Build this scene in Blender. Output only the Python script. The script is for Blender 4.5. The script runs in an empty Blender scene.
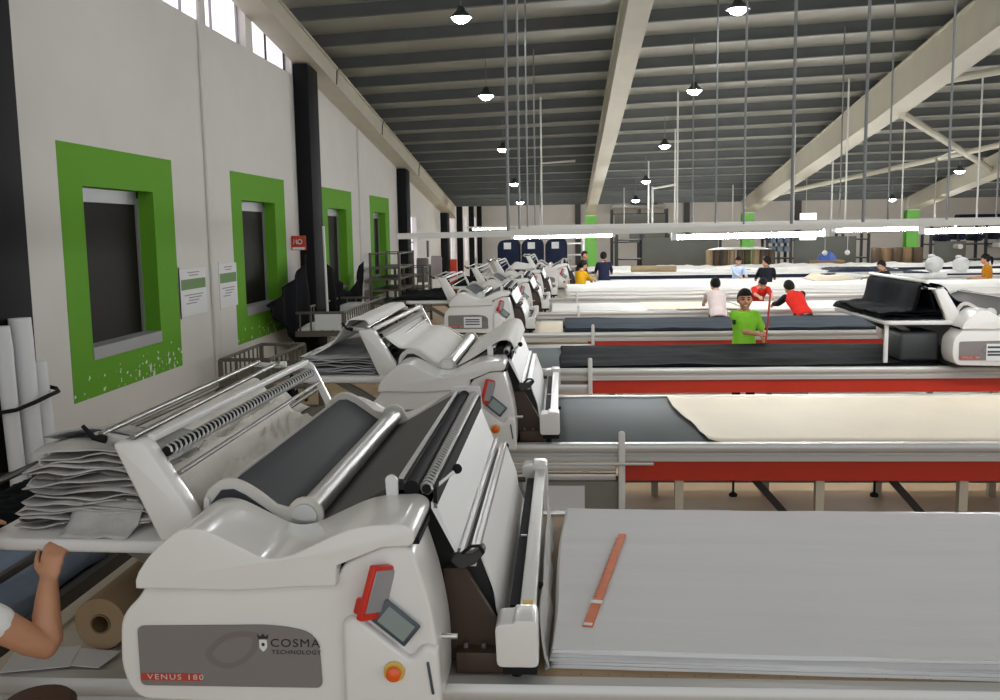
import bpy, bmesh, math, random
from mathutils import Vector, Matrix, noise
random.seed(7)
S = bpy.context.scene
COL = S.collection
PI = math.pi

# ------------------------------------------------------------------ helpers
def lin(c):
    c = c / 255.0
    return c / 12.92 if c <= 0.04045 else ((c + 0.055) / 1.055) ** 2.4

def mat(name, rgb, rough=0.5, metal=0.0, spec=0.5, noise_amt=0.0, noise_scale=8.0, bump=0.0, bump_scale=60.0,
        stretch=(1, 1, 1), emit=None, estr=0.0, coat=0.0):
    m = bpy.data.materials.new(name); m.use_nodes = True
    nt = m.node_tree; b = nt.nodes['Principled BSDF']
    c = (lin(rgb[0]), lin(rgb[1]), lin(rgb[2]), 1)
    b.inputs['Base Color'].default_value = c
    b.inputs['Roughness'].default_value = rough
    b.inputs['Metallic'].default_value = metal
    b.inputs['Specular IOR Level'].default_value = spec
    if coat: b.inputs['Coat Weight'].default_value = coat; b.inputs['Coat Roughness'].default_value = 0.12
    if emit:
        b.inputs['Emission Color'].default_value = (lin(emit[0]), lin(emit[1]), lin(emit[2]), 1)
        b.inputs['Emission Strength'].default_value = estr
    if noise_amt or bump:
        tc = nt.nodes.new('ShaderNodeTexCoord'); mp = nt.nodes.new('ShaderNodeMapping')
        mp.inputs['Scale'].default_value = stretch
        nt.links.new(tc.outputs['Object'], mp.inputs['Vector'])
    if noise_amt:
        n = nt.nodes.new('ShaderNodeTexNoise'); n.inputs['Scale'].default_value = noise_scale
        n.inputs['Detail'].default_value = 5
        nt.links.new(mp.outputs['Vector'], n.inputs['Vector'])
        r = nt.nodes.new('ShaderNodeValToRGB')
        r.color_ramp.elements[0].position = 0.3; r.color_ramp.elements[1].position = 0.7
        lo = 1 - noise_amt; hi = 1 + noise_amt
        r.color_ramp.elements[0].color = (c[0]*lo, c[1]*lo, c[2]*lo, 1)
        r.color_ramp.elements[1].color = (min(1, c[0]*hi), min(1, c[1]*hi), min(1, c[2]*hi), 1)
        nt.links.new(n.outputs['Fac'], r.inputs['Fac'])
        nt.links.new(r.outputs['Color'], b.inputs['Base Color'])
    if bump:
        n2 = nt.nodes.new('ShaderNodeTexNoise'); n2.inputs['Scale'].default_value = bump_scale
        n2.inputs['Detail'].default_value = 4
        nt.links.new(mp.outputs['Vector'], n2.inputs['Vector'])
        bp = nt.nodes.new('ShaderNodeBump'); bp.inputs['Strength'].default_value = bump
        bp.inputs['Distance'].default_value = 0.02
        nt.links.new(n2.outputs['Fac'], bp.inputs['Height'])
        nt.links.new(bp.outputs['Normal'], b.inputs['Normal'])
    return m

def cr(pts, n=5):
    """open Catmull-Rom through the points"""
    out = []
    P = [pts[0]] + list(pts) + [pts[-1]]
    for i in range(1, len(P) - 2):
        p0, p1, p2, p3 = P[i-1], P[i], P[i+1], P[i+2]
        for k in range(n):
            t = k / n
            out.append(tuple(0.5*((2*p1[j]) + (-p0[j]+p2[j])*t + (2*p0[j]-5*p1[j]+4*p2[j]-p3[j])*t*t + (-p0[j]+3*p1[j]-3*p2[j]+p3[j])*t**3) for j in range(len(p1))))
    out.append(tuple(pts[-1]))
    return out

def rnd_poly(pts, r, n=4):
    """round every corner of a closed polygon; r number or list"""
    out = []; N = len(pts)
    for i in range(N):
        p = Vector(pts[i]); a = Vector(pts[i-1]); c = Vector(pts[(i+1) % N])
        rr = r[i] if isinstance(r, (list, tuple)) else r
        if rr <= 0: out.append(tuple(p)); continue
        d1 = (a-p); d2 = (c-p)
        q = min(rr, d1.length*0.49, d2.length*0.49)
        s = p + d1.normalized()*q; e = p + d2.normalized()*q
        for k in range(n+1):
            t = k/n
            out.append(tuple((1-t)**2*s + 2*t*(1-t)*p + t*t*e))
    return out

class MB:
    def __init__(self, off=(0, 0, 0)):
        self.bm = bmesh.new(); self.off = Vector(off)
    def V(self, p): return self.bm.verts.new(Vector(p) - self.off)
    def box(self, x0, x1, y0, y1, z0, z1, bev=0, seg=2):
        vs = [self.V((x, y, z)) for x in (x0, x1) for y in (y0, y1) for z in (z0, z1)]
        fs = [(0,1,3,2), (4,6,7,5), (0,4,5,1), (2,3,7,6), (0,2,6,4), (1,5,7,3)]
        F = [self.bm.faces.new([vs[i] for i in f]) for f in fs]
        if bev: self._bev(F, bev, seg)
        return self
    def _bev(self, faces, bev, seg, only=None):
        es = set()
        for f in faces:
            for e in f.edges: es.add(e)
        if only is not None: es = [e for e in es if only(e)]
        bmesh.ops.bevel(self.bm, geom=list(es), offset=bev, segments=seg, affect='EDGES', profile=0.5, clamp_overlap=True)
    def prism(self, poly, axis, a, b, bev=0, seg=3, caps=True):
        """poly: 2-D outline; axis 'y': poly=(x,z), 'x': poly=(y,z), 'z': poly=(x,y)"""
        def mk(p, h):
            if axis == 'y': return (p[0], h, p[1])
            if axis == 'x': return (h, p[0], p[1])
            return (p[0], p[1], h)
        A = [self.V(mk(p, a)) for p in poly]; B = [self.V(mk(p, b)) for p in poly]
        n = len(poly); F = []
        for i in range(n):
            F.append(self.bm.faces.new((A[i], A[(i+1) % n], B[(i+1) % n], B[i])))
        if caps:
            fa = self.bm.faces.new(A[::-1]); fb = self.bm.faces.new(B)
            bmesh.ops.recalc_face_normals(self.bm, faces=F+[fa, fb])
            if bev:
                es = set(fa.edges) | set(fb.edges)
                bmesh.ops.bevel(self.bm, geom=list(es), offset=bev, segments=seg, affect='EDGES', profile=0.5, clamp_overlap=True)
        return self
    def obox(self, c, sx, sy, sz, M, bev=0, seg=2):
        """oriented box, M a 3x3 rotation"""
        c = Vector(c)
        vs = [self.V(c + M @ Vector((x*sx/2, y*sy/2, z*sz/2))) for x in (-1, 1) for y in (-1, 1) for z in (-1, 1)]
        fs = [(0,1,3,2), (4,6,7,5), (0,4,5,1), (2,3,7,6), (0,2,6,4), (1,5,7,3)]
        F = [self.bm.faces.new([vs[i] for i in f]) for f in fs]
        if bev: self._bev(F, bev, seg)
        return self
    def bar(self, p, q, w, h=None, up=(0, 0, 1), bev=0):
        p = Vector(p); q = Vector(q); d = (q-p); L = d.length; d.normalize()
        u = Vector(up)
        if abs(d.dot(u)) > 0.99: u = Vector((0, 1, 0))
        s = d.cross(u).normalized(); u = s.cross(d)
        M = Matrix((d, s, u)).transposed()
        return self.obox((p+q)/2, L, w, h or w, M, bev)
    def tube(self, pts, r, n=10, caps=True, closed=False):
        pts = [Vector(p) for p in pts]; rings = []
        up = Vector((0.013, 0.021, 1))
        N = len(pts)
        for i, p in enumerate(pts):
            a = pts[i-1] if (i > 0 or closed) else p
            c = pts[(i+1) % N] if (i < N-1 or closed) else p
            d = (c-a).normalized()
            if abs(d.dot(up.normalized())) > 0.98: uu = Vector((1, 0.02, 0))
            else: uu = up
            s = d.cross(uu).normalized(); t = s.cross(d)
            rr = r[i] if isinstance(r, (list, tuple)) else r
            rings.append([self.V(p + (s*math.cos(2*PI*k/n) + t*math.sin(2*PI*k/n))*rr) for k in range(n)])
        rng = range(N) if closed else range(N-1)
        for i in rng:
            A = rings[i]; B = rings[(i+1) % N]
            for k in range(n): self.bm.faces.new((A[k], A[(k+1) % n], B[(k+1) % n], B[k]))
        if caps and not closed:
            self.bm.faces.new(rings[0][::-1]); self.bm.faces.new(rings[-1])
        return self
    def cyl(self, p, q, r, n=16): return self.tube([p, q], r, n)
    def lathe(self, prof, c, n=20, axis='z', closed=False):
        """prof: list of (radius, height)"""
        rings = []
        for (r, h) in prof:
            ring = []
            for k in range(n):
                a = 2*PI*k/n
                v = (r*math.cos(a), r*math.sin(a), h)
                if axis == 'y': v = (v[0], v[2], v[1])
                if axis == 'x': v = (v[2], v[0], v[1])
                ring.append(self.V(Vector(c)+Vector(v)))
            rings.append(ring)
        for A, B in zip(rings, rings[1:]):
            for k in range(n): self.bm.faces.new((A[k], A[(k+1) % n], B[(k+1) % n], B[k]))
        if closed:
            A, B = rings[-1], rings[0]
            for k in range(n): self.bm.faces.new((A[k], A[(k+1) % n], B[(k+1) % n], B[k]))
            return self
        for R in (rings[0], rings[-1]):
            if prof[0 if R is rings[0] else -1][0] > 1e-5: self.bm.faces.new(R)
        return self
    def ball(self, c, r, s=(1, 1, 1), n=12, M=None):
        m = Matrix.Translation(Vector(c)-self.off)
        if M is not None: m = m @ M.to_4x4()
        m = m @ Matrix.Diagonal((r*s[0], r*s[1], r*s[2], 1))
        bmesh.ops.create_uvsphere(self.bm, u_segments=n, v_segments=max(6, n*2//3), radius=1, matrix=m)
        return self
    def grid(self, fn, nu, nv):
        G = [[self.V(fn(i/nu, j/nv)) for j in range(nv+1)] for i in range(nu+1)]
        for i in range(nu):
            for j in range(nv):
                self.bm.faces.new((G[i][j], G[i+1][j], G[i+1][j+1], G[i][j+1]))
        return G
    def build(self, name, m, parent=None, ang=40, merge=False, solid=0):
        if merge: bmesh.ops.remove_doubles(self.bm, verts=self.bm.verts, dist=1e-4)
        bmesh.ops.recalc_face_normals(self.bm, faces=self.bm.faces)
        me = bpy.data.meshes.new(name); self.bm.to_mesh(me); self.bm.free()
        for p in me.polygons: p.use_smooth = True
        me.set_sharp_from_angle(angle=math.radians(ang))
        me.materials.append(m)
        o = bpy.data.objects.new(name, me); COL.objects.link(o)
        if parent: o.parent = parent
        if solid:
            sm = o.modifiers.new('thick', 'SOLIDIFY'); sm.thickness = solid; sm.offset = 0
        return o

def tag(o, label=None, cat=None, group=None, kind=None):
    if label: o['label'] = label
    if cat: o['category'] = cat
    if group: o['group'] = group
    if kind: o['kind'] = kind
    return o
def struct(o, label=None):
    o['kind'] = 'structure'
    if label: o['label'] = label
    return o
def thing(name, label, cat, loc=(0, 0, 0), group=None):
    o = bpy.data.objects.new(name, None); COL.objects.link(o); o.location = loc
    o.empty_display_size = 0.1
    return tag(o, label, cat, group)
def copy_tree(o, parent=None):
    c = o.copy(); COL.objects.link(c)
    if parent: c.parent = parent
    for ch in list(o.children): copy_tree(ch, c)
    return c
def text_obj(name, body, size, m, parent, loc, rot, ext=0.0006, space=1.0, shear=0, sx=1.0):
    cu = bpy.data.curves.new(name, 'FONT'); cu.body = body; cu.size = size; cu.extrude = ext
    cu.align_x = 'CENTER'; cu.align_y = 'CENTER'; cu.space_character = space; cu.shear = shear
    cu.resolution_u = 3
    o = bpy.data.objects.new(name, cu); COL.objects.link(o)
    dg = bpy.context.evaluated_depsgraph_get(); dg.update()
    me = bpy.data.meshes.new_from_object(o.evaluated_get(dg))
    bpy.data.objects.remove(o); bpy.data.curves.remove(cu)
    me.materials.clear(); me.materials.append(m)
    o = bpy.data.objects.new(name, me); COL.objects.link(o)
    o.parent = parent; o.location = loc; o.rotation_euler = rot; o.scale = (sx, 1, 1)
    return o

# ------------------------------------------------------------------ camera
cam = bpy.data.cameras.new('camera'); co = bpy.data.objects.new('camera', cam); COL.objects.link(co)
dX = Vector((0.99782399, -0.00798276, -0.06544896))
dY = Vector((0.06394523, -0.12479633, 0.99011963))
dZ = Vector((-0.01607168, -0.99215027, -0.12401431))
right = Vector((dX.x, dY.x, dZ.x)); up = -Vector((dX.y, dY.y, dZ.y)); back = -Vector((dX.z, dY.z, dZ.z))
Mx = Matrix((right, up, back)).transposed().to_4x4(); Mx.translation = Vector((0, 0, 2.31))
co.matrix_world = Mx
cam.sensor_width = 36; cam.lens = 36*0.96; cam.clip_start = 0.05; cam.clip_end = 200
S.camera = co

# ------------------------------------------------------------------ materials
M = {}
M['wall'] = mat('white_plaster', (216, 213, 207), 0.8, spec=0.2, noise_amt=0.03, noise_scale=1.2)
M['wallgrey'] = mat('grey_plaster', (196, 192, 184), 0.7, noise_amt=0.03, noise_scale=0.8)
M['black'] = mat('black_paint', (17, 17, 19), 0.7, spec=0.2)
M['beige'] = mat('beige_steel_paint', (200, 194, 176), 0.6, noise_amt=0.04, noise_scale=2.0)
M['purlin'] = mat('galvanised_purlin', (84, 86, 83), 0.55, metal=0.1, noise_amt=0.12, noise_scale=1.5)
M['sheet'] = mat('galvanised_roof_sheet', (180, 178, 168), 0.42, metal=0.3, noise_amt=0.10, noise_scale=1.2)
M['alu'] = mat('aluminium', (206, 204, 200), 0.32, metal=0.55)
M['alu_light'] = mat('pale_aluminium', (200, 198, 193), 0.36, metal=0.3)
M['cartsteel'] = mat('cart_steel', (104, 99, 90), 0.5, metal=0.4)
M['steel'] = mat('dull_steel', (138, 136, 130), 0.45, metal=0.5)
M['darksteel'] = mat('dark_steel', (62, 60, 58), 0.5, metal=0.4)
M['chrome'] = mat('chrome', (205, 205, 202), 0.33, metal=1.0)
M['plastic'] = mat('glossy_white_plastic', (224, 221, 216), 0.28, coat=0.4)
M['plastic2'] = mat('matt_white_plastic', (220, 218, 214), 0.45)
M['panel'] = mat('grey_panel', (124, 117, 114), 0.42)
M['panel_dark'] = mat('grey_panel_ring', (113, 106, 103), 0.42)
M['belt'] = mat('dark_belt', (52, 54, 57), 0.6, spec=0.3, bump=0.05, bump_scale=400)
M['belt2'] = mat('brown_grey_belt', (72, 68, 64), 0.6, bump=0.05, bump_scale=400)
M['rubber'] = mat('black_rubber', (24, 24, 26), 0.75, spec=0.2)
M['chrome_dark'] = mat('dark_chrome', (128, 126, 122), 0.32, metal=1.0)
M['poster_ink'] = mat('faint_print', (150, 148, 152), 0.7)
M['lampdisc_fill'] = mat('fill_lamp_diffuser', (255, 255, 255), 0.4, emit=(246, 250, 255), estr=330.0)  # glow of the added lamps that brighten the far wall
M['plate'] = mat('beige_plate', (204, 199, 190), 0.5)
M['whitefilm'] = mat('white_sheet_metal', (244, 244, 242), 0.3)
M['red'] = mat('red_apron_paint', (188, 46, 20), 0.45, noise_amt=0.04, noise_scale=3)
M['tabletop'] = mat('beige_table_surface', (196, 186, 170), 0.5, noise_amt=0.04, noise_scale=4)
M['darktop'] = mat('dark_table_belt', (62, 70, 70), 0.6, spec=0.3, noise_amt=0.06, noise_scale=1.6, stretch=(0.5, 3, 1))
M['kraft'] = mat('kraft_paper', (164, 138, 106), 0.7, noise_amt=0.06, noise_scale=6)
M['kraftdots'] = mat('kraft_paper_holes', (120, 98, 72), 0.8)
M['cream'] = mat('cream_paper', (223, 210, 186), 0.6, noise_amt=0.03, noise_scale=2)
M['legpaint'] = mat('cream_leg_paint', (200, 190, 170), 0.5)
M['grey_cloth'] = mat('light_grey_cloth', (214, 213, 212), 0.9, spec=0.1, noise_amt=0.025, noise_scale=1.4, bump=0.22, bump_scale=3.2, stretch=(0.35, 2.6, 2))
M['pile_cloth'] = mat('grey_folded_cloth', (184, 181, 176), 0.9, spec=0.1, noise_amt=0.10, noise_scale=9, bump=0.4, bump_scale=14)
M['dark_grey_cloth'] = mat('mid_grey_cloth', (168, 168, 168), 0.9, spec=0.1, noise_amt=0.12, noise_scale=9, bump=0.3, bump_scale=14)
M['cream_cloth'] = mat('off_white_cloth', (226, 221, 212), 0.9, spec=0.1, noise_amt=0.05, noise_scale=6, bump=0.4, bump_scale=10)
M['white_cloth'] = mat('white_cloth', (232, 230, 225), 0.85, spec=0.15, noise_amt=0.02, noise_scale=3, bump=0.15, bump_scale=4)
M['black_cloth'] = mat('black_cloth', (11, 13, 16), 0.9, spec=0.1, noise_amt=0.15, noise_scale=5, bump=0.4, bump_scale=6)
M['slate_cloth'] = mat('slate_cloth', (48, 56, 63), 0.9, spec=0.1, noise_amt=0.10, noise_scale=5, bump=0.3, bump_scale=5, stretch=(0.5, 3, 1))
M['navy_cloth'] = mat('navy_cloth', (30, 36, 56), 0.85, spec=0.2, noise_amt=0.15, noise_scale=4, bump=0.4, bump_scale=5)
M['blue_grey_cloth'] = mat('blue_grey_cloth', (118, 130, 146), 0.9, spec=0.1, noise_amt=0.08, noise_scale=6, bump=0.4, bump_scale=9)
M['paper'] = mat('white_paper', (222, 222, 222), 0.7)
M['ink'] = mat('dark_print', (60, 58, 60), 0.7)
M['green_print'] = mat('green_print', (104, 140, 84), 0.7)
M['logo'] = mat('logo_black', (34, 30, 32), 0.5)
M['logo_red'] = mat('logo_red', (176, 62, 44), 0.5)
M['logo_pale'] = mat('logo_pale', (206, 190, 186), 0.5)
M['tablet_red'] = mat('red_plastic', (206, 48, 32), 0.35)
M['screen'] = mat('grey_screen', (150, 150, 152), 0.2)
M['screen_lcd'] = mat('lcd_screen', (116, 124, 122), 0.2, emit=(150, 165, 150), estr=0.06)
M['bezel'] = mat('dark_bezel', (62, 70, 78), 0.35)
M['orange'] = mat('orange_button', (232, 92, 30), 0.35)
M['yellow'] = mat('yellow_label', (222, 186, 80), 0.5)
M['ruler'] = mat('orange_ruler', (208, 112, 70), 0.6, spec=0.2, noise_amt=0.08, noise_scale=14, stretch=(1, 1, 1))
M['glassdark'] = mat('dark_window_screen', (27, 22, 18), 0.6, spec=0.15, noise_amt=0.1, noise_scale=30)
M['winframe'] = mat('grey_window_frame', (150, 150, 150), 0.4, metal=0.3)
M['sillgrey'] = mat('grey_sill', (158, 158, 160), 0.6)
M['floor'] = mat('tan_floor', (196, 170, 134), 0.4, noise_amt=0.06, noise_scale=1.5)
M['tarp'] = mat('black_tarp', (14, 15, 19), 0.9, spec=0.1, bump=0.3, bump_scale=5)
M['greenpaint'] = mat('green_column_paint', (98, 172, 58), 0.5, noise_amt=0.03)
M['rackpanel'] = mat('dark_rack_panel', (104, 106, 98), 0.6, noise_amt=0.08, noise_scale=1.0)
M['rackdark'] = mat('dark_rack_steel', (48, 50, 52), 0.5)
M['cardboard'] = mat('cardboard', (128, 102, 72), 0.8, noise_amt=0.1, noise_scale=4)
M['brownroll'] = mat('brown_cloth_roll', (92, 76, 60), 0.85, noise_amt=0.15, noise_scale=6)
M['tankroll'] = mat('tan_cloth_roll', (160, 138, 106), 0.85, noise_amt=0.1, noise_scale=6)
M['bag'] = mat('translucent_white_bag', (212, 212, 210), 0.35, noise_amt=0.06, noise_scale=8, bump=0.8, bump_scale=9)
M['blueplastic'] = mat('blue_plastic', (52, 88, 168), 0.45)
M['tube'] = mat('fluorescent_tube', (255, 255, 255), 0.4, emit=(250, 253, 255), estr=70.0)
M['tube_far'] = mat('fluorescent_tube_far', (255, 255, 255), 0.4, emit=(250, 253, 255), estr=100.0)
M['signlit'] = mat('lit_white_panel', (255, 255, 250), 0.4, emit=(255, 252, 240), estr=1.6)
M['lampdisc'] = mat('lamp_diffuser', (255, 255, 255), 0.4, emit=(250, 252, 255), estr=100.0)
M['lampshade'] = mat('dark_lamp_shade', (52, 54, 54), 0.4, metal=0.3)
M['whitepipe'] = mat('white_conduit', (216, 214, 206), 0.4)
M['greypipe'] = mat('grey_conduit', (128, 130, 130), 0.4, metal=0.4)
M['sign_red'] = mat('red_sign', (184, 58, 36), 0.5)
M['brown'] = mat('dark_brown_wood', (66, 48, 36), 0.5)
M['skin'] = mat('brown_skin', (192, 138, 104), 0.55, noise_amt=0.05, noise_scale=10)
M['skin_light'] = mat('light_brown_skin', (192, 146, 116), 0.55, noise_amt=0.04, noise_scale=10)
M['hair'] = mat('black_hair', (17, 14, 14), 0.6, spec=0.2, bump=0.5, bump_scale=90)
M['eye'] = mat('dark_eye', (26, 20, 18), 0.3)
M['lip'] = mat('lips', (140, 74, 62), 0.5)
M['teeth'] = mat('teeth', (232, 226, 214), 0.4)
def cloth(n, rgb): return mat(n, rgb, 0.85, spec=0.15, bump=0.25, bump_scale=18, noise_amt=0.05, noise_scale=7)
M['c_green'] = cloth('lime_polo', (136, 206, 58)); M['c_white'] = cloth('white_tee', (226, 224, 222))
M['c_pink'] = cloth('pale_shirt', (222, 206, 202)); M['c_red'] = cloth('red_shirt', (214, 48, 40))
M['c_yellow'] = cloth('yellow_shirt', (226, 172, 34)); M['c_navy'] = cloth('navy_shirt', (38, 42, 66))
M['c_blue'] = cloth('light_blue_shirt', (190, 206, 232)); M['c_black'] = cloth('black_jacket', (30, 32, 40))
M['c_ochre'] = cloth('ochre_shirt', (186, 122, 30)); M['c_dark'] = cloth('dark_trousers', (36, 36, 44))
M['c_grey'] = cloth('dark_grey_shirt', (58, 54, 58))

def green_surround_mat():
    m = mat('green_window_paint', (88, 150, 30), 0.75, spec=0.15)
    nt = m.node_tree; b = nt.nodes['Principled BSDF']
    tc = nt.nodes.new('ShaderNodeTexCoord')
    n = nt.nodes.new('ShaderNodeTexNoise'); n.inputs['Scale'].default_value = 14; n.inputs['Detail'].default_value = 6
    nt.links.new(tc.outputs['Object'], n.inputs['Vector'])
    sep = nt.nodes.new('ShaderNodeSeparateXYZ'); nt.links.new(tc.outputs['Object'], sep.inputs[0])
    # flakes only in the low right part, where the damp wall peels
    mz = nt.nodes.new('ShaderNodeMapRange'); mz.inputs[1].default_value = 1.2; mz.inputs[2].default_value = 0.95
    mz.inputs[3].default_value = 0; mz.inputs[4].default_value = 0.17
    nt.links.new(sep.outputs['Z'], mz.inputs[0])
    my = nt.nodes.new('ShaderNodeMapRange'); my.inputs[1].default_value = -0.5; my.inputs[2].default_value = 0.3
    my.inputs[3].default_value = -0.07; my.inputs[4].default_value = 0.0
    nt.links.new(sep.outputs['Y'], my.inputs[0])
    a = nt.nodes.new('ShaderNodeMath'); a.operation = 'ADD'
    nt.links.new(n.outputs['Fac'], a.inputs[0]); nt.links.new(mz.outputs[0], a.inputs[1])
    a2 = nt.nodes.new('ShaderNodeMath'); a2.operation = 'ADD'
    nt.links.new(a.outputs[0], a2.inputs[0]); nt.links.new(my.outputs[0], a2.inputs[1])
    g = nt.nodes.new('ShaderNodeMath'); g.operation = 'GREATER_THAN'; g.inputs[1].default_value = 0.765
    nt.links.new(a2.outputs[0], g.inputs[0])
    mx = nt.nodes.new('ShaderNodeMix'); mx.data_type = 'RGBA'
    mx.inputs[6].default_value = (lin(100), lin(160), lin(44), 1); mx.inputs[7].default_value = (0.75, 0.75, 0.72, 1)
    nt.links.new(g.outputs[0], mx.inputs[0]); nt.links.new(mx.outputs[2], b.inputs['Base Color'])
    return m
M['green'] = green_surround_mat()

# ------------------------------------------------------------------ the hall
WX = -4.5
zp = lambda y: 3.27 + 0.1115*(37.5-y)      # underside of the purlins
zr = lambda y: zp(y) - 0.44                # underside of the rafters
zt = lambda y: zp(y) + 0.215                # roof sheet
tl = lambda x, y: (x+2.4)*0.0021*max(0, 38-y)      # the roof rises a little to the right
Y0, Y1, YF, XR = -5.0, 38.0, 52.0, 27.0

struct(MB().box(-5, XR, Y0, YF, -0.2, 0).build('floor', M['floor']))

# left wall with openings
def wall_grid(name, x0, x1, ys, ztop, holes, m):
    """ys: cuts along y; holes: (y0,y1,z0,z1)"""
    b = MB()
    cuts = sorted(set(ys + [h[0] for h in holes] + [h[1] for h in holes]))
    for a, c in zip(cuts, cuts[1:]):
        hs = sorted([h for h in holes if h[0] <= a + 1e-6 and h[1] >= c - 1e-6], key=lambda h: h[2])
        z = 0
        segs = []
        for h in hs:
            segs.append((z, z, h[2], h[2])); z = h[3]
            if z is None: break
        if z is not None: segs.append((z, z, ztop(a), ztop(c)))
        for (za, zc, ta, tc) in segs:
            b.prism([(a, za), (c, zc), (c, tc), (a, ta)], 'x', x0, x1)
    return b.build(name, m)
wins = [(8.87, 10.45, 1.15, 2.79), (13.4, 14.98, 1.17, 2.79), (18.4, 20.0, 1.19, 2.79), (22.95, 24.5, 1.19, 2.79)]
cler = [(9.75, 13.95, 4.95, None), (14.25, 16.3, 4.95, None)]
slit = [(27.7, 29.8, 0.9, 2.75)]
struct(wall_grid('wall_left', WX-0.25, WX, [Y0, 4.0, Y1], lambda y: zt(y)-0.02, wins+cler+slit, M['wall']))
# ribs on the wall
for i, (y, w) in enumerate([(12.15, 0.22), (21.4, 0.2)]):
    struct(MB().box(WX, WX+0.04, y-w/2, y+w/2, 0, zr(y)-0.05, 0.012).build('trim_%d' % (i+1), M['wall']))
# clerestory glazing
M['skyglass'] = mat('pale_clerestory_glass', (236, 232, 240), 0.3, emit=(240, 234, 246), estr=0.95)
for i, (a, c) in enumerate([(9.75, 13.95), (14.25, 16.3)]):
    w = tag(bpy.data.objects.new('window_%d' % (5+i), None), kind='structure'); COL.objects.link(w)
    b = MB(); b.prism([(a, 4.95), (c, 4.95), (c, zt(c)-0.05), (a, zt(a)-0.05)], 'x', WX-0.16, WX-0.15); b.build('pane', M['skyglass'], w)
    f = MB()
    f.box(WX-0.14, WX-0.08, a, c, 4.95, 5.0)
    n = 4 if i == 0 else 2
    for k in range(n+1):
        y = a + 0.02 + (c-a-0.04)*k/n
        f.box(WX-0.14, WX-0.11, y-0.012, y+0.012, 4.99, zt(y)-0.06)
    f.build('window_frame', M['darksteel'] if i else M['winframe'], w)
# painted windows
for i, (a, c, z0, z1) in enumerate(wins):
    w = bpy.data.objects.new('window_%d' % (i+1), None); COL.objects.link(w); w['kind'] = 'structure'
    w.location = (WX, (a+c)/2, 0)
    O = w.location
    ga, gc, g0, g1 = a-0.42, c+0.55, 0.78, 3.17
    b = MB(O); x0, x1 = WX-0.01, WX+0.004
    b.box(x0, x1, ga, a, g0, g1); b.box(x0, x1, c, gc, g0, g1); b.box(x0, x1, a, c, g0, z0); b.box(x0, x1, a, c, z1, g1)
    b.box(WX-0.24, x1, c-0.004, c+0.001, z0, z1)       # painted reveals
    b.box(WX-0.24, x1, a-0.001, a+0.004, z0, z1)
    b.box(WX-0.24, x1, a, c, z1-0.004, z1)
    b.build('painted_surround', M['green'], w)
    f = MB(O); t = 0.05
    f.box(WX-0.22, WX-0.17, a, a+t, z0, z1); f.box(WX-0.22, WX-0.17, c-t, c, z0, z1)
    f.box(WX-0.22, WX-0.16, a, c, z1-0.14, z1-0.07); f.box(WX-0.22, WX-0.17, a, c, z1-0.07, z1)
    f.box(WX-0.22, WX-0.17, a, c, z0, z0+t)
    f.build('window_frame', M['winframe'], w)
    MB(O).box(WX-0.205, WX-0.195, a+t, c-t, z0+t, z1-0.1).build('pane', M['glassdark'], w)
    MB(O).box(WX-0.2, WX+0.012, a, c, z0-0.02, z0+0.1 if i < 2 else z0+0.02).build('window_sill', M['sillgrey'], w)
# tall bright window beyond the third column
w = bpy.data.objects.new('window_7', None); COL.objects.link(w); w['kind'] = 'structure'
MB().box(WX-0.16, WX-0.15, 27.7, 29.8, 0.9, 2.75).build('pane', M['skyglass'], w)
MB().box(WX-0.14, WX-0.1, 27.7, 29.8, 1.95, 2.0).build('window_frame', M['winframe'], w)

# black wall columns
for y in (7.10, 16.66, 26.7, 36.0):
    struct(MB().box(WX, WX+0.26, y-0.33, y+0.33, 0, zr(y)-0.02, 0.015).build('column', M['black']))
# roof
b = MB()
def prism2(b, sec, x0, x1):
    A = [b.V((x0, y, z+tl(x0, y))) for y, z in sec]; B = [b.V((x1, y, z+tl(x1, y))) for y, z in sec]; n = len(sec)
    for i in range(n): b.bm.faces.new((A[i], A[(i+1) % n], B[(i+1) % n], B[i]))
    b.bm.faces.new(A[::-1]); b.bm.faces.new(B)
for k in range(16):
    xa = -4.8+32.1*k/16; xb = -4.8+32.1*(k+1)/16
    ys_ = [Y0+(Y1-Y0)*q/12 for q in range(13)]
    prism2(b, [(y, zt(y)) for y in ys_] + [(y, zt(y)+0.06) for y in ys_[::-1]], xa, xb)
roof = struct(b.build('ceiling', M['sheet']))
k = 0
yv = 37.5
while yv > Y0:
    z = zp(yv); b = MB()
    prism2(b, [(yv-0.05, z), (yv+0.03, z), (yv+0.03, z+0.22), (yv+0.01, z+0.22), (yv+0.01, z+0.025), (yv-0.05, z+0.025)], WX-0.05, XR)
    struct(b.build('roof_purlin', M['purlin'])); yv -= 1.374; k += 1
# rafters: web plates with a wide bottom flange; the leftmost runs along the wall
def rafter(x0, x1, y0=Y0, y1=37.6):
    b = MB()
    xm0, xm1 = (x0+0.06, x1-0.06)
    xm = (x0+x1)/2
    zz = lambda y: zp(y) + tl(xm, y)
    zb = (lambda y: zr(y)) if x0 < -4 else (lambda y: zz(y) - 0.44 - 0.30*min(1, (37.6-y)/16))
    ys = [y0, 10, 21.6, y1]
    b.prism([(y, zb(y)) for y in ys] + [(y, zz(y)-0.005) for y in ys[::-1]], 'x', xm0, xm1)
    b.prism([(y, zb(y)-0.03) for y in ys] + [(y, zb(y)) for y in ys[::-1]], 'x', x0, x1)
    b.prism([(y, zz(y)-0.035) for y in ys] + [(y, zz(y)-0.004) for y in ys[::-1]], 'x', x0+0.02, x1-0.02)
    return struct(b.build('rafter', M['beige']))
rafter(WX+0.005, WX+0.4); rafter(0.92, 1.26); rafter(6.82, 7.30); rafter(12.92, 13.4); rafter(19.0, 19.46)
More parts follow.
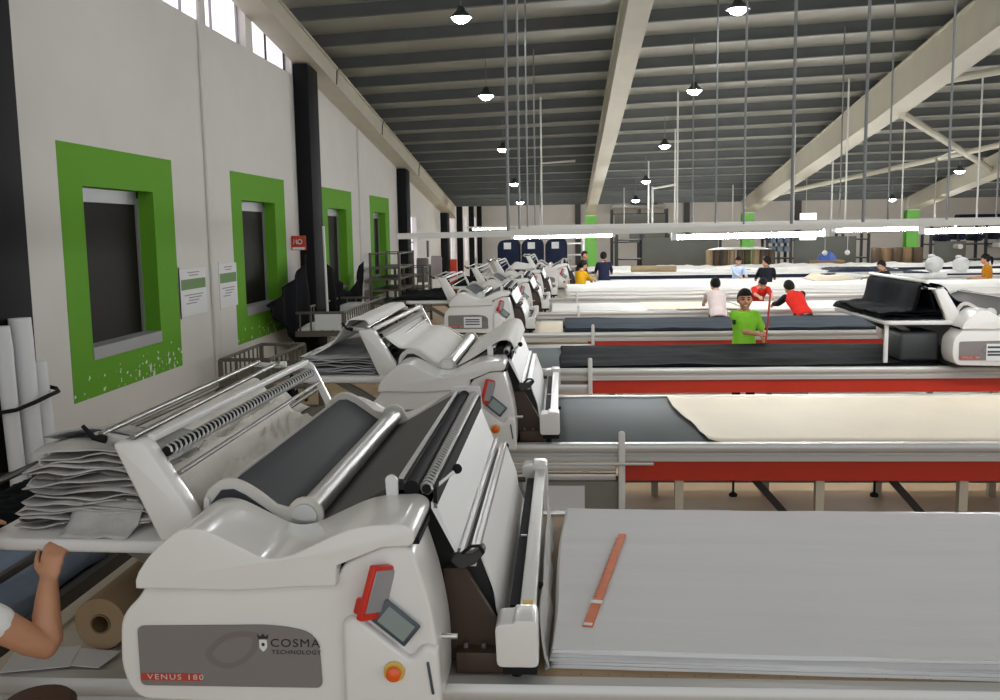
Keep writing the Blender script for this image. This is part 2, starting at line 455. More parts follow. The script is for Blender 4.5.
for x in (1.11, 7.06, 13.16, 19.2):
    b = MB(); b.box(x-0.22, x+0.22, 37.3, 37.34, 0, 2.8); b.box(x-0.22, x+0.22, 37.66, 37.7, 0, 2.8); b.box(x-0.03, x+0.03, 37.34, 37.66, 0, 2.8)
    struct(b.build('green_column', M['greenpaint']))
    struct(MB().box(x-0.22, x+0.22, 37.28, 37.7, 2.8, 3.3).build('column_head', M['beige']))
# eave beam where the low roof meets the annexe
struct(MB().box(WX, XR, 37.85, 38.05, 3.25, 4.2).build('eave_beam', M['purlin']))
# expansion marks: short brown wires hanging on the wall rafter
for y in (18.2, 22.6, 28.2):
    b = MB(); b.tube([(WX+0.415, y, zp(y)-0.02), (WX+0.412, y-0.35, zp(y)-0.18), (WX+0.41, y-0.4, zr(y)+0.02)], 0.012, 5)
    tag(b.build('cable', M['brown']), 'thin brown cable hanging on the beige rafter %s' % {18.2: 'above the second painted window', 22.6: 'above the third painted window', 28.2: 'beyond the fourth painted window'}[y], 'cable')
# bracing between the right-hand rafters
def brace(p, q, r=0.06):
    struct(MB().cyl(p, q, r, 8).build('roof_brace', M['beige']))
brace((7.2, 21.3, 4.62), (12.95, 30.4, 3.9), 0.085); brace((7.15, 33.0, 3.35), (12.95, 23.5, 4.65), 0.075); brace((7.2, 20.0, 5.05), (12.95, 17.0, 5.65), 0.08)
# annexe beyond the eave: left wall with bright windows, far wall with dark columns
holes = [(39.0, 40.4, 0.9, 3.0), (42.2, 43.2, 0.9, 3.0), (44.6, 45.8, 0.9, 3.0), (47.8, 48.8, 0.9, 3.0), (49.6, 50.6, 0.9, 3.0)]
struct(wall_grid('wall_left.001', WX-0.25, WX, [Y1, YF], lambda y: 5.0, holes, M['wall']))
w = bpy.data.objects.new('window_8', None); COL.objects.link(w); w['kind'] = 'structure'
for h in holes: MB().box(WX-0.16, WX-0.15, h[0], h[1], h[2], h[3]).build('pane', M['skyglass'], w)
for y in (41.4, 46.8, 51.3):
    struct(MB().box(WX, WX+0.24, y-0.15, y+0.15, 0, 5).build('column', M['black']))
struct(MB().box(-5, XR, YF, YF+0.25, 0, 5).build('wall_back', M['wallgrey']))
struct(MB().box(-5, XR, Y1, YF+0.2, 5.0, 5.2).build('ceiling.001', M['sheet']))
for x in (0.85, 6.6, 12.4, 18.2): struct(MB().box(x-0.15, x+0.15, YF-0.2, YF, 0, 5).build('column', M['darksteel']))
struct(MB().box(XR, XR+0.25, Y0, YF, 0, 8).build('wall_right', M['wall']))

# ------------------------------------------------------------------ lamps
W = bpy.data.worlds.new('world'); S.world = W; W.use_nodes = True
W.node_tree.nodes['Background'].inputs[0].default_value = (0.90, 0.95, 1.0, 1)
W.node_tree.nodes['Background'].inputs[1].default_value = 1.1
S.view_settings.view_transform = 'Standard'; S.view_settings.look = 'None'
S.view_settings.gamma = 1; S.view_settings.use_curve_mapping = False
S.view_settings.exposure = 0.22
S.cycles.use_denoising = True
S.cycles.max_bounces = 6; S.cycles.diffuse_bounces = 4; S.cycles.glossy_bounces = 3
S.cycles.sample_clamp_indirect = 6

# round high-bay lamps hung from the purlins
bay_proto = None
def high_bay(x, y, label):
    global bay_proto
    z = zp(y) - 0.58
    if bay_proto is None:
        t = thing('high_bay_lamp', label, 'lamp', (x, y, z), 'high bay lamps'); t.scale = (0.72, 0.72, 0.72)
        MB().lathe([(0.03, 0.22), (0.07, 0.2), (0.09, 0.12), (0.19, 0.02), (0.235, -0.025), (0.22, -0.025), (0.18, 0.015)], (0, 0, 0), 20).build('lamp_shade', M['lampshade'], t)
        MB().lathe([(0.0, -0.125), (0.07, -0.115), (0.13, -0.085), (0.17, -0.04), (0.185, -0.012), (0.0, -0.012)], (0, 0, 0), 20).build('diffuser', M['lampdisc'], t)
        MB().cyl((0, 0, 0.2), (0, 0, 0.98), 0.012, 6).build('hanger', M['greypipe'], t)
        bay_proto = t
    else:
        t = copy_tree(bay_proto); t.location = (x, y, z); t['label'] = label
    return t
cols_ = {-1.4: 'row nearest the left wall', 2.46: 'row right of the middle rafter', 11.1: 'row near the far right rafter'}
ords = {4.9: 'first', 9.5: 'second', 14.0: 'third', 18.4: 'fourth', 23.5: 'fifth', 28.7: 'sixth', 32.6: 'seventh'}
seen = {-1.4: {14.0: 'large bright round lamp at the top, nearest in the row by the left wall', 18.4: 'round lamp second nearest in the row by the left wall', 23.5: 'small dark-shaded lamp third in the row by the left wall', 28.7: 'tiny lamp fourth in the row by the left wall', 32.6: 'tiny lamp farthest in the row by the left wall'},
        2.46: {14.0: 'bright round lamp at the top, right of the middle rafter', 18.4: 'round lamp with dark shade second right of the middle rafter', 23.5: 'small dark lamp third right of the middle rafter', 28.7: 'small dark lamp fourth right of the middle rafter', 32.6: 'tiny lamp farthest right of the middle rafter'},
        11.1: {28.0: 'dark lamp in front of the far right rafter', 33.5: 'small lit lamp hanging left of the far right green column'}}
for x, d in seen.items():
    for y, lab in d.items(): high_bay(x, y, lab)
dm = None  # unseen lamps added behind the eave to brighten the annexe and far wall
for k, x in enumerate((-1.5, 3.5, 8.5, 13.5, 18.5)):
    for q, yy in enumerate((42.5, 47.0)):
        t = copy_tree(bay_proto); t.location = (x, yy, 4.35); t['group'] = 'added fill lamps'
        t['label'] = 'unseen fill lamp added behind the eave beam, %s from the left, %s row' % (('first', 'second', 'third', 'fourth', 'fifth')[k], ('near', 'far')[q])
        d_ = [c for c in t.children if c.name.startswith('diffuser')][0]
        if dm is None: dm = d_.data.copy(); dm.materials.clear(); dm.materials.append(M['lampdisc_fill'])
        d_.data = dm
for x in (-1.4, 2.46):
    for y in (4.9, 9.5): high_bay(x, y, 'round high bay lamp above the picture over the %s table, %s' % ({4.9: 'first', 9.5: 'third'}[y], {-1.4: 'left row', 2.46: 'middle row'}[x]))
for y in (4.9, 9.5): high_bay(6.5, y, 'round high bay lamp outside the picture at the upper right, over the %s table' % {4.9: 'first', 9.5: 'third'}[y])

# fluorescent trunking rows hung over the tables
def light_row(y, x0, x1, z0, z1, tubes, rods, label, rr=0.014, pm=None):
    t = thing('fluorescent_light_row', label, 'light', (x0, y, z0), 'fluorescent light rows')
    O = Vector((x0, y, z0))
    zz = lambda x: z0 + (z1-z0)*(x-x0)/(x1-x0)
    MB(O).bar((x0, y, zz(x0)), (x1, y, zz(x1)), 0.055, 0.05).build('trunking', M['whitepipe'], t)
    for a, c in tubes:
        MB(O).tube([(a, y, zz(a)-0.065), (c, y, zz(c)-0.065)], 0.02, 8).build('tube', M['tube'] if y < 14 else M['tube_far'], t)
        b = MB(O)
        for q in (a-0.02, c+0.02): b.box(q-0.02, q+0.02, y-0.025, y+0.025, zz(q)-0.09, zz(q)-0.02)
        b.build('lamp_holder', M['plastic2'], t)
    for x in rods:
        MB(O).cyl((x, y, zz(x)+0.02), (x, y, zp(y)+tl(x, y)+0.1), rr, 8).build('hanger_rod', pm or M['greypipe'], t)
light_row(8.3, -1.42, 6.5, 2.27, 2.335, [(0.97, 2.2), (3.02, 4.22), (4.6, 5.8)], [-0.46, 1.93, 2.52, 5.4], 'nearest row of white tubes on grey rods, across the middle of the hall')
light_row(11.2, -0.72, 8, 2.29, 2.34, [(-0.55, 0.57), (3.1, 4.04), (5.2, 6.4)], [-0.49, 2.07, 4.32, 7.0], 'second row of white tubes on rods, its left tube ending before the green column')
light_row(14.7, -0.7, 10, 2.33, 2.36, [(0.4, 1.6), (2.6, 3.8), (4.6, 5.8), (6.8, 8.0)], [-0.52, 2.3, 4.82, 7.6], 'third row of white tubes on thin grey rods')
light_row(18.2, -0.7, 13, 2.36, 2.38, [(0.9, 2.1), (3.0, 4.2), (5.2, 6.4), (7.4, 8.6), (9.6, 10.8)], [-0.5, 2.42, 5.1, 7.9, 10.5], 'fourth row of white tubes on thin grey rods')
light_row(21.7, -0.7, 15, 2.37, 2.39, [(0.2, 1.4), (2.7, 3.9), (5.2, 6.4), (7.7, 8.9), (10.4, 11.6), (12.9, 14.1)], [-0.45, 2.55, 6.2, 9.0, 12.0], 'fifth row of white tubes on white rods', rr=0.02, pm=M['whitepipe'])
light_row(25.2, 0.5, 16, 2.38, 2.4, [(1.2, 2.4), (3.4, 4.6), (5.6, 6.8), (7.8, 9.0), (10.2, 11.4), (12.6, 13.8)], [2.9, 5.9, 8.6, 11.4], 'sixth row of white tubes on white rods', rr=0.02, pm=M['whitepipe'])
light_row(29.4, 0.5, 18, 2.39, 2.41, [(0.8, 2.0), (3.0, 4.2), (5.2, 6.4), (7.4, 8.6), (9.6, 10.8), (12.0, 13.2), (14.4, 15.6)], [2.6, 3.45, 8.0, 12.2, 13.4], 'farthest row of white tubes before the racks', rr=0.025, pm=M['whitepipe'])
# rows over the tables behind and above the camera's own place
light_row(34.6, -3.5, 18, 2.42, 2.44, [(-3.2, -2.0), (-1.0, 0.2), (1.6, 2.8), (4.4, 5.6), (7.2, 8.4), (10.0, 11.2), (12.8, 14.0), (15.6, 16.8)], [-1.5, 2.2, 6.0, 11.8, 15.0], 'row of white tubes in front of the far racks, behind the green columns row', rr=0.02, pm=M['whitepipe'])
light_row(4.6, 6.0, 12, 2.9, 2.9, [(6.3, 7.5), (8.5, 9.7), (10.5, 11.7)], [6.5, 9, 11.5], 'row of tubes outside the picture to the right of the nearest table')
# pipe frames in front of the far wall
b = MB(); b.tube([(2.55, 27.6, 3.45), (2.55, 27.6, 2.4)], 0.03, 8); b.tube([(2.55, 27.6, 3.40), (3.2, 27.6, 3.5)], 0.03, 8)
tag(b.build('hanging_conduit', M['whitepipe']), 'white bent conduit dropping to the light rows right of the middle rafter', 'pipe')
b = MB(); b.tube([(-0.62, 28.2, 2.4), (-0.62, 28.2, 4.2), (0.4, 28.2, 4.25)], 0.035, 8)
tag(b.build('hanging_conduit', M['whitepipe']), 'white angled conduit beside the four grey rods, left of the middle rafter', 'pipe')
b = MB(); b.tube([(9.9, 26.5, 2.4), (9.9, 26.5, 4.0), (10.5, 26.5, 4.25)], 0.035, 8)
tag(b.build('hanging_conduit', M['whitepipe']), 'white angled conduit before the far right rafter', 'pipe')
# lit white panels
for (z0, z1, lab) in ((2.47, 2.70, 'lit white panel hanging above the light row, upper of two'), (1.82, 2.12, 'bright lit white panel below the light row, lower of two')):
    t = thing('light_panel', lab, 'light', (8.1, 32.0, z0), 'lit white panels')
    MB((8.1, 32, z0)).box(7.70, 8.24, 31.97, 32.03, z0, z1, 0.01).build('housing', M['plastic2'], t)
    MB((8.1, 32, z0)).box(7.72, 8.22, 31.962, 31.969, z0+0.015, z1-0.015).build('diffuser', M['signlit'], t)
    MB((8.1, 32, z0)).cyl((7.9, 32, z1), (7.9, 32, zp(32)+0.3), 0.012, 6).build('hanger_rod', M['whitepipe'], t)

# ------------------------------------------------------------------ spreading tables
TY = [2.95, 6.43, 9.95, 13.47, 16.9, 20.4, 23.95, 27.45, 31.0]
TW = 1.86; TZ = 0.85
names9 = ['first', 'second', 'third', 'fourth', 'fifth', 'sixth', 'seventh', 'eighth', 'ninth']
def table(i, xl, xr, top_mat, apron_mat, label, x_apron, legstep=1.9, braces=False, legx0=None):
    y = TY[i]; O = Vector((xl, y, 0))
    t = thing('spreading_table', label, 'table', O, 'long spreading tables')
    MB(O).box(xl, xr, y+0.02, y+TW-0.02, TZ-0.05, TZ, 0.004).build('tabletop', top_mat, t)
    for (nm, ya, yb, s) in (('front_rail', y-0.03, y+0.03, 1), ('back_rail', y+TW-0.03, y+TW+0.03, -1)):
        b = MB(O)
        f = ya if s == 1 else yb
        g = lambda d: f + s*d
        prof = [(g(0.0), TZ+0.012), (g(0.06), TZ+0.012), (g(0.06), TZ-0.11), (g(0.0), TZ-0.11), (g(0.0), TZ-0.075), (g(0.012), TZ-0.07), (g(0.012), TZ-0.055), (g(0.0), TZ-0.05), (g(-0.012), TZ-0.035), (g(-0.012), TZ-0.005)]
        b.prism(prof, 'x', xl, xr)
        b.build(nm, M['alu_light'], t)
    for (ya, yb) in ((y, y+0.02), (y+TW-0.02, y+TW)):
        MB(O).box(x_apron, xr, ya, yb, TZ-0.25, TZ-0.11).build('apron', apron_mat, t)
    x = legx0 if legx0 is not None else x_apron + 0.35
    n = 0
    while x < min(xr, 12.2):
        for yy in (y+0.05, y+TW-0.1):
            MB(O).box(x-0.028, x+0.028, yy-0.025, yy+0.035, 0.0, TZ-0.11).build('leg', M['legpaint'], t)
        if braces and n < 9:
            MB(O).bar((x+0.42, y+0.3, TZ-0.16), (x+0.92, y+0.3, 0.12), 0.05, 0.035, up=(0, 1, 0)).build('brace', M['darksteel'], t)
            for q in (0.37,):
                b = MB(O); b.cyl((x+q, y+0.06, TZ-0.25), (x+q, y+0.06, TZ-0.36), 0.008, 8); b.lathe([(0.0, -0.38), (0.028, -0.375), (0.03, -0.36), (0.012, -0.345), (0.0, -0.345)], (x+q, y+0.06, TZ), 10); b.lathe([(0.0, -0.27), (0.025, -0.265), (0.025, -0.25), (0.0, -0.25)], (x+q, y+0.06, TZ), 10)
                b.build('adjuster_knob', M['rubber'], t)
        x += legstep; n += 1
    b = MB(O); b.box(xl+0.05, min(xr, 12), y+0.35, y+0.40, 0.2, 0.26); b.build('stretcher', M['steel'], t)
    b = MB(O); b.box(xl+0.05, min(xr, 12), y+TW-0.42, y+TW-0.37, 0.2, 0.26); b.build('stretcher', M['steel'], t)
    return t
labs = ['nearest long table with kraft paper surface under the light grey fabric lay', 'second long table with dark belt surface, aluminium edge and red apron',
        'third long table under the black fabric lay, red apron below', 'fourth long table under the slate fabric lay, red apron below',
        'fifth long table with cream and white paper on top', 'sixth long table under the thick rounded white lay',
        'seventh long table under a thin white lay', 'eighth long table, white lay with a dark band', 'farthest long table by the racks under white cloth']
table(0, -1.9, 10, M['tabletop'], M['red'], labs[0], 0.4, braces=False)
t2 = table(1, -1.7, 12, M['darktop'], M['red'], labs[1], 0.4, 0.945, True, 0.785)
table(2, -1.7, 14, M['darktop'], M['red'], labs[2], 0.25, 1.9)
table(3, -1.8, 16, M['darktop'], M['red'], labs[3], 0.35, 1.9)
table(4, -1.7, 18, M['tabletop'], M['red'], labs[4], 0.3, 1.9)
for i in (5, 6, 7, 8): table(i, -1.6, 19, M['tabletop'], M['red'] if i < 6 else M['plastic2'], labs[i], 0.6, 3.8)
t1 = [q for q in COL.objects if q.get('label') == labs[0]][0]
MB(t1.location).box(-1.96, -1.885, TY[0]-0.03, TY[0]+TW+0.03, TZ-0.11, TZ+0.014, 0.004).build('end_rail', M['legpaint'], t1)
# end unit of the second table: grey cover panel, guard post and stop rods
y = TY[1]
O = Vector((0.0, y, 0))
MB(t2.location).box(-0.5, 0.37, y-0.02, y+0.0, 0.1, TZ-0.25).build('cover_panel', M['steel'], t2)
MB(t2.location).box(-0.14, 0.14, y-0.028, y-0.021, 0.2, TZ-0.28).build('white_label', M['paper'], t2)
for z in (0.70, 0.635): MB(t2.location).box(-0.6, 0.35, y-0.05, y-0.005, z-0.022, z+0.022, 0.004).build('end_rail', M['alu'], t2)
def guard_post(t, x, y, ztop, z0=0.1):
    b = MB(t.location); b.prism(rnd_poly([(x-0.022, z0), (x+0.022, z0), (x+0.022, ztop), (x-0.022, ztop)], [0, 0, 0.022, 0.022], 5), 'y', y-0.075, y-0.05, 0.004, 2)
    b.build('guard_post', M['plastic2'], t)
guard_post(t2, 0.39, y, 0.955)
MB(t2.location).tube([(-0.45, y-0.08, 0.735), (0.6, y-0.08, 0.735)], 0.011, 8).build('stop_rod', M['alu_light'], t2)
bpy.context.view_layer.update()
for o in [q for q in COL.objects if q.get('category') == 'table']:
    i = min(range(9), key=lambda k: abs(TY[k]-o.location.y))
    if i in (2, 3, 4, 5):
        x = {2: 0.28, 3: 0.42, 4: 0.28, 5: 0.3}[i]
        guard_post(o, x, TY[i], 0.98, 0.5); MB(o.location).box(-0.7, x, TY[i]-0.05, TY[i]-0.005, 0.6, 0.7, 0.004).build('end_rail', M['alu'], o)

# ------------------------------------------------------------------ fabric spreading machine
MO = Vector((-0.87, 2.95, 0))
def make_machine(label):
    t = thing('spreading_machine', label, 'machine', MO, 'white fabric spreading machines on the tables')
    B = lambda: MB(MO)
    # lower body of the near end, with the console at its right
    body = rnd_poly([(-1.31, 0.905), (-1.352, 1.0), (-1.342, 1.17), (-1.275, 1.235), (-1.25, 1.285), (-0.975, 1.27), (-0.675, 1.285), (-0.655, 1.338), (-0.53, 1.396), (-0.45, 1.393), (-0.405, 1.25), (-0.372, 1.06), (-0.375, 0.87), (-0.72, 0.89)],
                    [0.05, 0.1, 0.07, 0.03, 0.02, 0.1, 0.03, 0.04, 0.03, 0.03, 0.1, 0.1, 0.03, 0.1], 4)
    near = B().prism(body, 'y', 2.70, 3.0, 0.045, 4).build('near_body', M['plastic'], t, 50)
    # console cheek standing proud at the lower right
    ck = rnd_poly([(-0.66, 0.88), (-0.66, 1.17), (-0.62, 1.19), (-0.455, 1.055), (-0.42, 1.10), (-0.375, 1.09), (-0.365, 0.87)], [0.03, 0.05, 0.02, 0.02, 0.02, 0.03, 0.03], 4)
    cheek = B().prism(ck, 'y', 2.675, 2.74, 0.02, 3).build('console_cheek', M['plastic'], t, 50)
    # grey panel
    pan = rnd_poly([(-1.288, 0.955), (-1.288, 1.142), (-0.86, 1.15), (-0.735, 1.125), (-0.728, 0.955)], [0.02, 0.02, 0.2, 0.06, 0.02], 5)
    p = B().prism(pan, 'y', 2.692, 2.702).build('side_panel', M['panel'], t)
    ring = B(); ring.prism(rnd_poly([(-1.02, 1.0), (-1.1, 1.05), (-1.02, 1.13), (-0.9, 1.13), (-0.93, 1.05)], 0.05, 5), 'y', 2.6915, 2.693); re_ = ring.build('panel_emblem', M['panel_dark'], p)
    ring = B(); ring.prism(rnd_poly([(-1.015, 1.022), (-1.072, 1.055), (-1.01, 1.112), (-0.925, 1.115), (-0.95, 1.055)], 0.045, 5), 'y', 2.6910, 2.6925); ring.build('emblem_centre', M['panel'], p)
    B().prism([(-1.285, 0.972), (-1.285, 0.995), (-1.10, 0.995), (-1.09, 0.985), (-1.10, 0.972)], 'y', 2.6905, 2.693).build('red_strip', M['logo_red'], p)
    text_obj('model_lettering', 'VENUS 180', 0.024, M['logo_pale'], p, (-1.178-MO.x, 2.690-MO.y, 0.983), (PI/2, 0, 0), space=1.25, sx=1.25)
    text_obj('maker_lettering', 'COSMA', 0.036, M['logo'], p, (-0.806-MO.x, 2.691-MO.y, 1.094), (PI/2, 0, 0), space=1.12, sx=1.15)
    text_obj('maker_lettering', 'TECHNOLOGY', 0.018, M['logo'], p, (-0.803-MO.x, 2.691-MO.y, 1.066), (PI/2, 0, 0), space=1.1, sx=1.15)
    b = B(); b.prism(rnd_poly([(-0.915, 1.105), (-0.891, 1.105), (-0.891, 1.08), (-0.903, 1.066), (-0.915, 1.08)], 0.004, 2), 'y', 2.6905, 2.693); b.build('crest', M['plastic2'], p)
    b = B(); b.prism([(-0.918, 1.108), (-0.92, 1.122), (-0.911, 1.114), (-0.903, 1.124), (-0.895, 1.114), (-0.886, 1.122), (-0.888, 1.108)], 'y', 2.6905, 2.693); b.build('crest_crown', M['logo'], p)
    b = B(); b.ball((-0.903, 2.691, 1.09), 0.006, (1, 0.3, 1), 8); b.build('crest_mark', M['logo'], p)
    # hood with its wavy top
    wave = cr([(-1.262, 1.32), (-1.225, 1.37), (-1.17, 1.42), (-1.13, 1.448), (-1.09, 1.455), (-1.04, 1.445), (-0.955, 1.402), (-0.88, 1.368), (-0.81, 1.372), (-0.72, 1.412), (-0.63, 1.452), (-0.565, 1.466)], 4)
    def hood(y0, y1, name, x_end=-0.432):
        pts = [(-1.272, 1.27)] + [(-1.272, 1.295)] + wave + rnd_poly([(-0.565, 1.467), (x_end-0.03, 1.470), (x_end, 1.45), (x_end-0.005, 1.405), (-0.53, 1.400)], [0, 0.02, 0.02, 0.02, 0], 3)[1:] + [(-0.665, 1.345), (-0.668, 1.284), (-0.80, 1.278), (-0.975, 1.266), (-1.15, 1.270)]
        return B().prism(pts, 'y', y0, y1, 0.045, 5).build(name, M['plastic'], t, 50)
    hood(2.665, 3.0, 'near_hood')
    B().prism([(-1.28, 1.262), (-0.66, 1.262), (-0.66, 1.342), (-0.535, 1.39), (-0.43, 1.39), (-0.43, 1.41), (-0.55, 1.41), (-0.68, 1.35), (-0.68, 1.28), (-1.28, 1.28)], 'y', 2.73, 2.97).build('hood_gap_seal', M['rubber'], t)
    # far end
    farb = rnd_poly([(-1.33, 0.905), (-1.375, 1.0), (-1.365, 1.17), (-1.295, 1.235), (-1.275, 1.285), (-0.5, 1.285), (-0.47, 1.1), (-0.47, 0.9)], 0.05, 4)
    B().prism(farb, 'y', 4.74, 4.98, 0.045, 4).build('far_body', M['plastic'], t, 50)
    hood(4.745, 4.93, 'far_hood', -0.50)
    # tablet, touch screen, emergency stop
    R1 = Matrix.Rotation(math.radians(56), 3, 'Z') @ Matrix.Rotation(math.radians(-14), 3, 'X')
    R1 = Matrix.Rotation(math.radians(27), 3, 'Y') @ R1
    c = Vector((-0.548, 2.668, 1.265))
    tb = B().obox(c, 0.105, 0.022, 0.165, R1, 0.006, 2).build('control_tablet', M['tablet_red'], t)
    B().obox(c + R1 @ Vector((0.0, -0.0125, 0.006)), 0.086, 0.004, 0.128, R1, 0.002, 1).build('tablet_screen', M['screen'], tb)
    B().obox(c + R1 @ Vector((-0.01, 0.02, -0.05)), 0.06, 0.04, 0.05, R1, 0.008, 2).build('tablet_bracket', M['tablet_red'], tb)
    R2 = Matrix.Rotation(math.radians(40), 3, 'Y') @ Matrix.Rotation(math.radians(-8), 3, 'X')
    c = Vector((-0.498, 2.678, 1.168))
    ts = B().obox(c, 0.13, 0.012, 0.078, R2, 0.004, 2).build('touch_screen', M['bezel'], t)
    B().obox(c + R2 @ Vector((0.003, -0.0066, 0.0)), 0.098, 0.002, 0.056, R2).build('screen_glass', M['screen_lcd'], ts)
    b = B(); b.lathe([(0.0, -0.006), (0.031, -0.006), (0.031, 0.0), (0, 0)], (-0.505, 2.672, 1.020), 24, 'y'); eb = b.build('emergency_button', M['yellow'], t)
    b = B(); b.lathe([(0.0, -0.032), (0.014, -0.031), (0.022, -0.025), (0.022, -0.018), (0.012, -0.014), (0.012, -0.004)], (-0.505, 2.672, 1.020), 20, 'y'); b.build('button_cap', M['orange'], eb)
    b = B(); b.lathe([(0.0, -0.012), (0.016, -0.012), (0.022, 0), (0.018, 0.004)], (-0.44, 2.675, 0.905), 16, 'y'); b.build('power_socket', M['rubber'], t)
    b = B(); b.obox((-0.398, 2.674, 1.0), 0.008, 0.01, 0.1, Matrix.Rotation(math.radians(-8), 3, 'Y'), 0.002); b.build('console_slot', M['bezel'], t)
    b = B(); b.cyl((-0.385, 2.8, 1.075), (-0.33, 2.8, 1.075), 0.009, 10); b.build('knob', M['chrome'], t)
    # conveyor bed: two belts meeting in a valley
    y0, y1 = 3.0, 4.74
    lb = [(-1.17, 1.36), (-1.165, 1.43), (-1.13, 1.472), (-1.09, 1.475), (-1.05, 1.455), (-0.92, 1.362), (-0.90, 1.33), (-0.92, 1.315), (-1.06, 1.40), (-1.10, 1.42), (-1.13, 1.40), (-1.14, 1.36)]
    B().prism(lb, 'y', y0+0.02, y1-0.01).build('feed_belt', M['belt'], t, 35)
    rb = [(-0.90, 1.33), (-0.87, 1.335), (-0.81, 1.352), (-0.53, 1.507), (-0.515, 1.495), (-0.80, 1.325), (-0.89, 1.30)]
    B().prism(rb, 'y', y0+0.02, y1-0.01).build('delivery_belt', M['belt2'], t, 35)
    B().prism([(-1.16, 1.36), (-0.92, 1.31), (-0.8, 1.31), (-0.5, 1.47), (-0.46, 1.40), (-0.46, 1.0), (-1.16, 1.0)], 'y', y0, y1).build('bed_frame', M['darksteel'], t)
    B().prism([(-1.19, 1.34), (-1.19, 1.44), (-1.18, 1.45), (-1.172, 1.44), (-1.172, 1.34)], 'y', y0+0.02, y1-0.01).build('bed_edge_strip', M['plastic2'], t)
    B().cyl((-0.855, y0+0.02, 1.383), (-0.855, y1-0.01, 1.388), 0.042, 24).build('chrome_roller', M['chrome'], t)
    # wavy side plates with a disc round the roller
    top = cr([(-1.20, 1.385), (-1.185, 1.46), (-1.13, 1.505), (-1.08, 1.505), (-1.02, 1.475), (-0.95, 1.42)], 4)
    disc = [(-0.855 + 0.062*math.cos(a), 1.383 + 0.062*math.sin(a)) for a in [math.radians(d) for d in range(155, -60, -18)]]
    plate_n = top + disc + [(-0.86, 1.30), (-0.92, 1.33), (-1.08, 1.425), (-1.12, 1.43), (-1.15, 1.39)]
    B().prism(plate_n, 'y', 3.03, 3.05, 0.003, 1).build('bed_side_plate', M['plate'], t, 40)
    plate_f = top + disc[:-3] + cr([(-0.78, 1.37), (-0.74, 1.395), (-0.6, 1.49), (-0.53, 1.53)], 3) + [(-0.50, 1.5), (-0.8, 1.29), (-0.92, 1.29), (-1.2, 1.36)]
    B().prism(plate_f, 'y', 4.715, 4.74, 0.003, 1).build('bed_side_plate', M['plate'], t, 40)
    # rollers at the high edge
    B().box(-0.535, -0.522, y0+0.02, y1-0.02, 1.475, 1.512).build('edge_strip', M['darksteel'], t)
    B().box(-0.537, -0.52, y0+0.02, y1-0.02, 1.512, 1.518).build('edge_trim', M['alu'], t)
    B().cyl((-0.492, y0+0.0, 1.486), (-0.492, y1-0.01, 1.494), 0.026, 18).build('black_roller', M['rubber'], t)
    sp = B().cyl((-0.444, y0+0.0, 1.482), (-0.444, y1-0.01, 1.494), 0.015, 12).build('spring_roller', M['rubber'], t)
    n = 46
    pts = []
    for k in range(n*8+1):
        a = 2*PI*k/8; pts.append((-0.444+0.0205*math.cos(a), y0+(y1-y0-0.03)*k/(n*8), 1.482+0.012*k/(n*8)+0.0205*math.sin(a)))
    B().tube(pts, 0.0052, 4).build('coil', M['alu_light'], sp, 60)
    B().box(-0.422, -0.410, y0, y1-0.02, 1.42, 1.492).build('guard_strip', M['rubber'], t)
    B().prism(rnd_poly([(-0.555, 1.42), (-0.555, 1.54), (-0.415, 1.54), (-0.40, 1.42)], 0.012, 3), 'y', 4.70, 4.715).build('roller_bracket', M['plastic2'], t)
    B().prism(rnd_poly([(-0.57, 1.42), (-0.575, 1.525), (-0.555, 1.535), (-0.535, 1.52), (-0.535, 1.42)], 0.008, 2), 'y', 2.985, 3.0).build('roller_bracket', M['plastic2'], t)
    b = B(); b.cyl((-0.43, 3.04, 1.47), (-0.365, 3.10, 1.515), 0.006, 8); lv = b.build('tension_lever', M['chrome'], t)
    B().ball((-0.355, 3.108, 1.523), 0.017, n=12).build('lever_knob', M['rubber'], lv)
    # white front sheet and the rails under it
    B().prism([(-0.412, 1.435), (-0.35, 1.275), (-0.356, 1.273), (-0.43, 1.42), (-0.43, 1.44)], 'y', 3.0, 4.70).build('front_sheet', M['whitefilm'], t)
    for (x, z) in ((-0.343, 1.262), (-0.302, 1.238)):
        b = B(); b.prism([(x-0.014, z-0.012), (x-0.014, z+0.012), (x-0.004, z+0.012), (x-0.003, z+0.006), (x+0.003, z+0.006), (x+0.004, z+0.012), (x+0.014, z+0.012), (x+0.014, z-0.012)], 'y', 3.0, 4.74)
        b.build('guide_rail', M['alu'], t)
    cur = cr([(-0.285, 1.235), (-0.262, 1.17), (-0.238, 1.10), (-0.228, 1.03), (-0.205, 0.965), (-0.19, 0.955)], 4)
    B().prism(cur + [(x-0.004, z-0.004) for x, z in cur[::-1]], 'y', 3.12, 4.72).build('lower_sheet', M['plastic2'], t, 60)
    B().prism([(-0.46, 0.93), (-0.46, 1.4), (-0.42, 1.4), (-0.36, 1.24), (-0.29, 1.21), (-0.27, 1.15), (-0.215, 0.97), (-0.22, 0.93)], 'y', 3.15, 4.7).build('drive_housing', M['darksteel'], t)
    b = B(); b.prism([(-0.40, 0.89), (-0.40, 1.2), (-0.33, 1.2), (-0.2, 0.97), (-0.2, 0.89)], 'y', 3.05, 3.08); b.build('end_shield', M['brown'], t)
    # dark sensor bracket at the rail end
    b = B(); b.prism(rnd_poly([(-0.372, 1.245), (-0.355, 1.275), (-0.30, 1.27), (-0.265, 1.295), (-0.255, 1.275), (-0.29, 1.235), (-0.34, 1.215)], 0.008, 2), 'y', 2.99, 3.04, 0.004, 1)
    sb = b.build('sensor_bracket', M['darksteel'], t)
    B().tube([(-0.33, 2.985, 1.275), (-0.30, 2.98, 1.30), (-0.275, 2.985, 1.30), (-0.262, 2.99, 1.275)], 0.006, 8).build('cable', M['rubber'], sb)
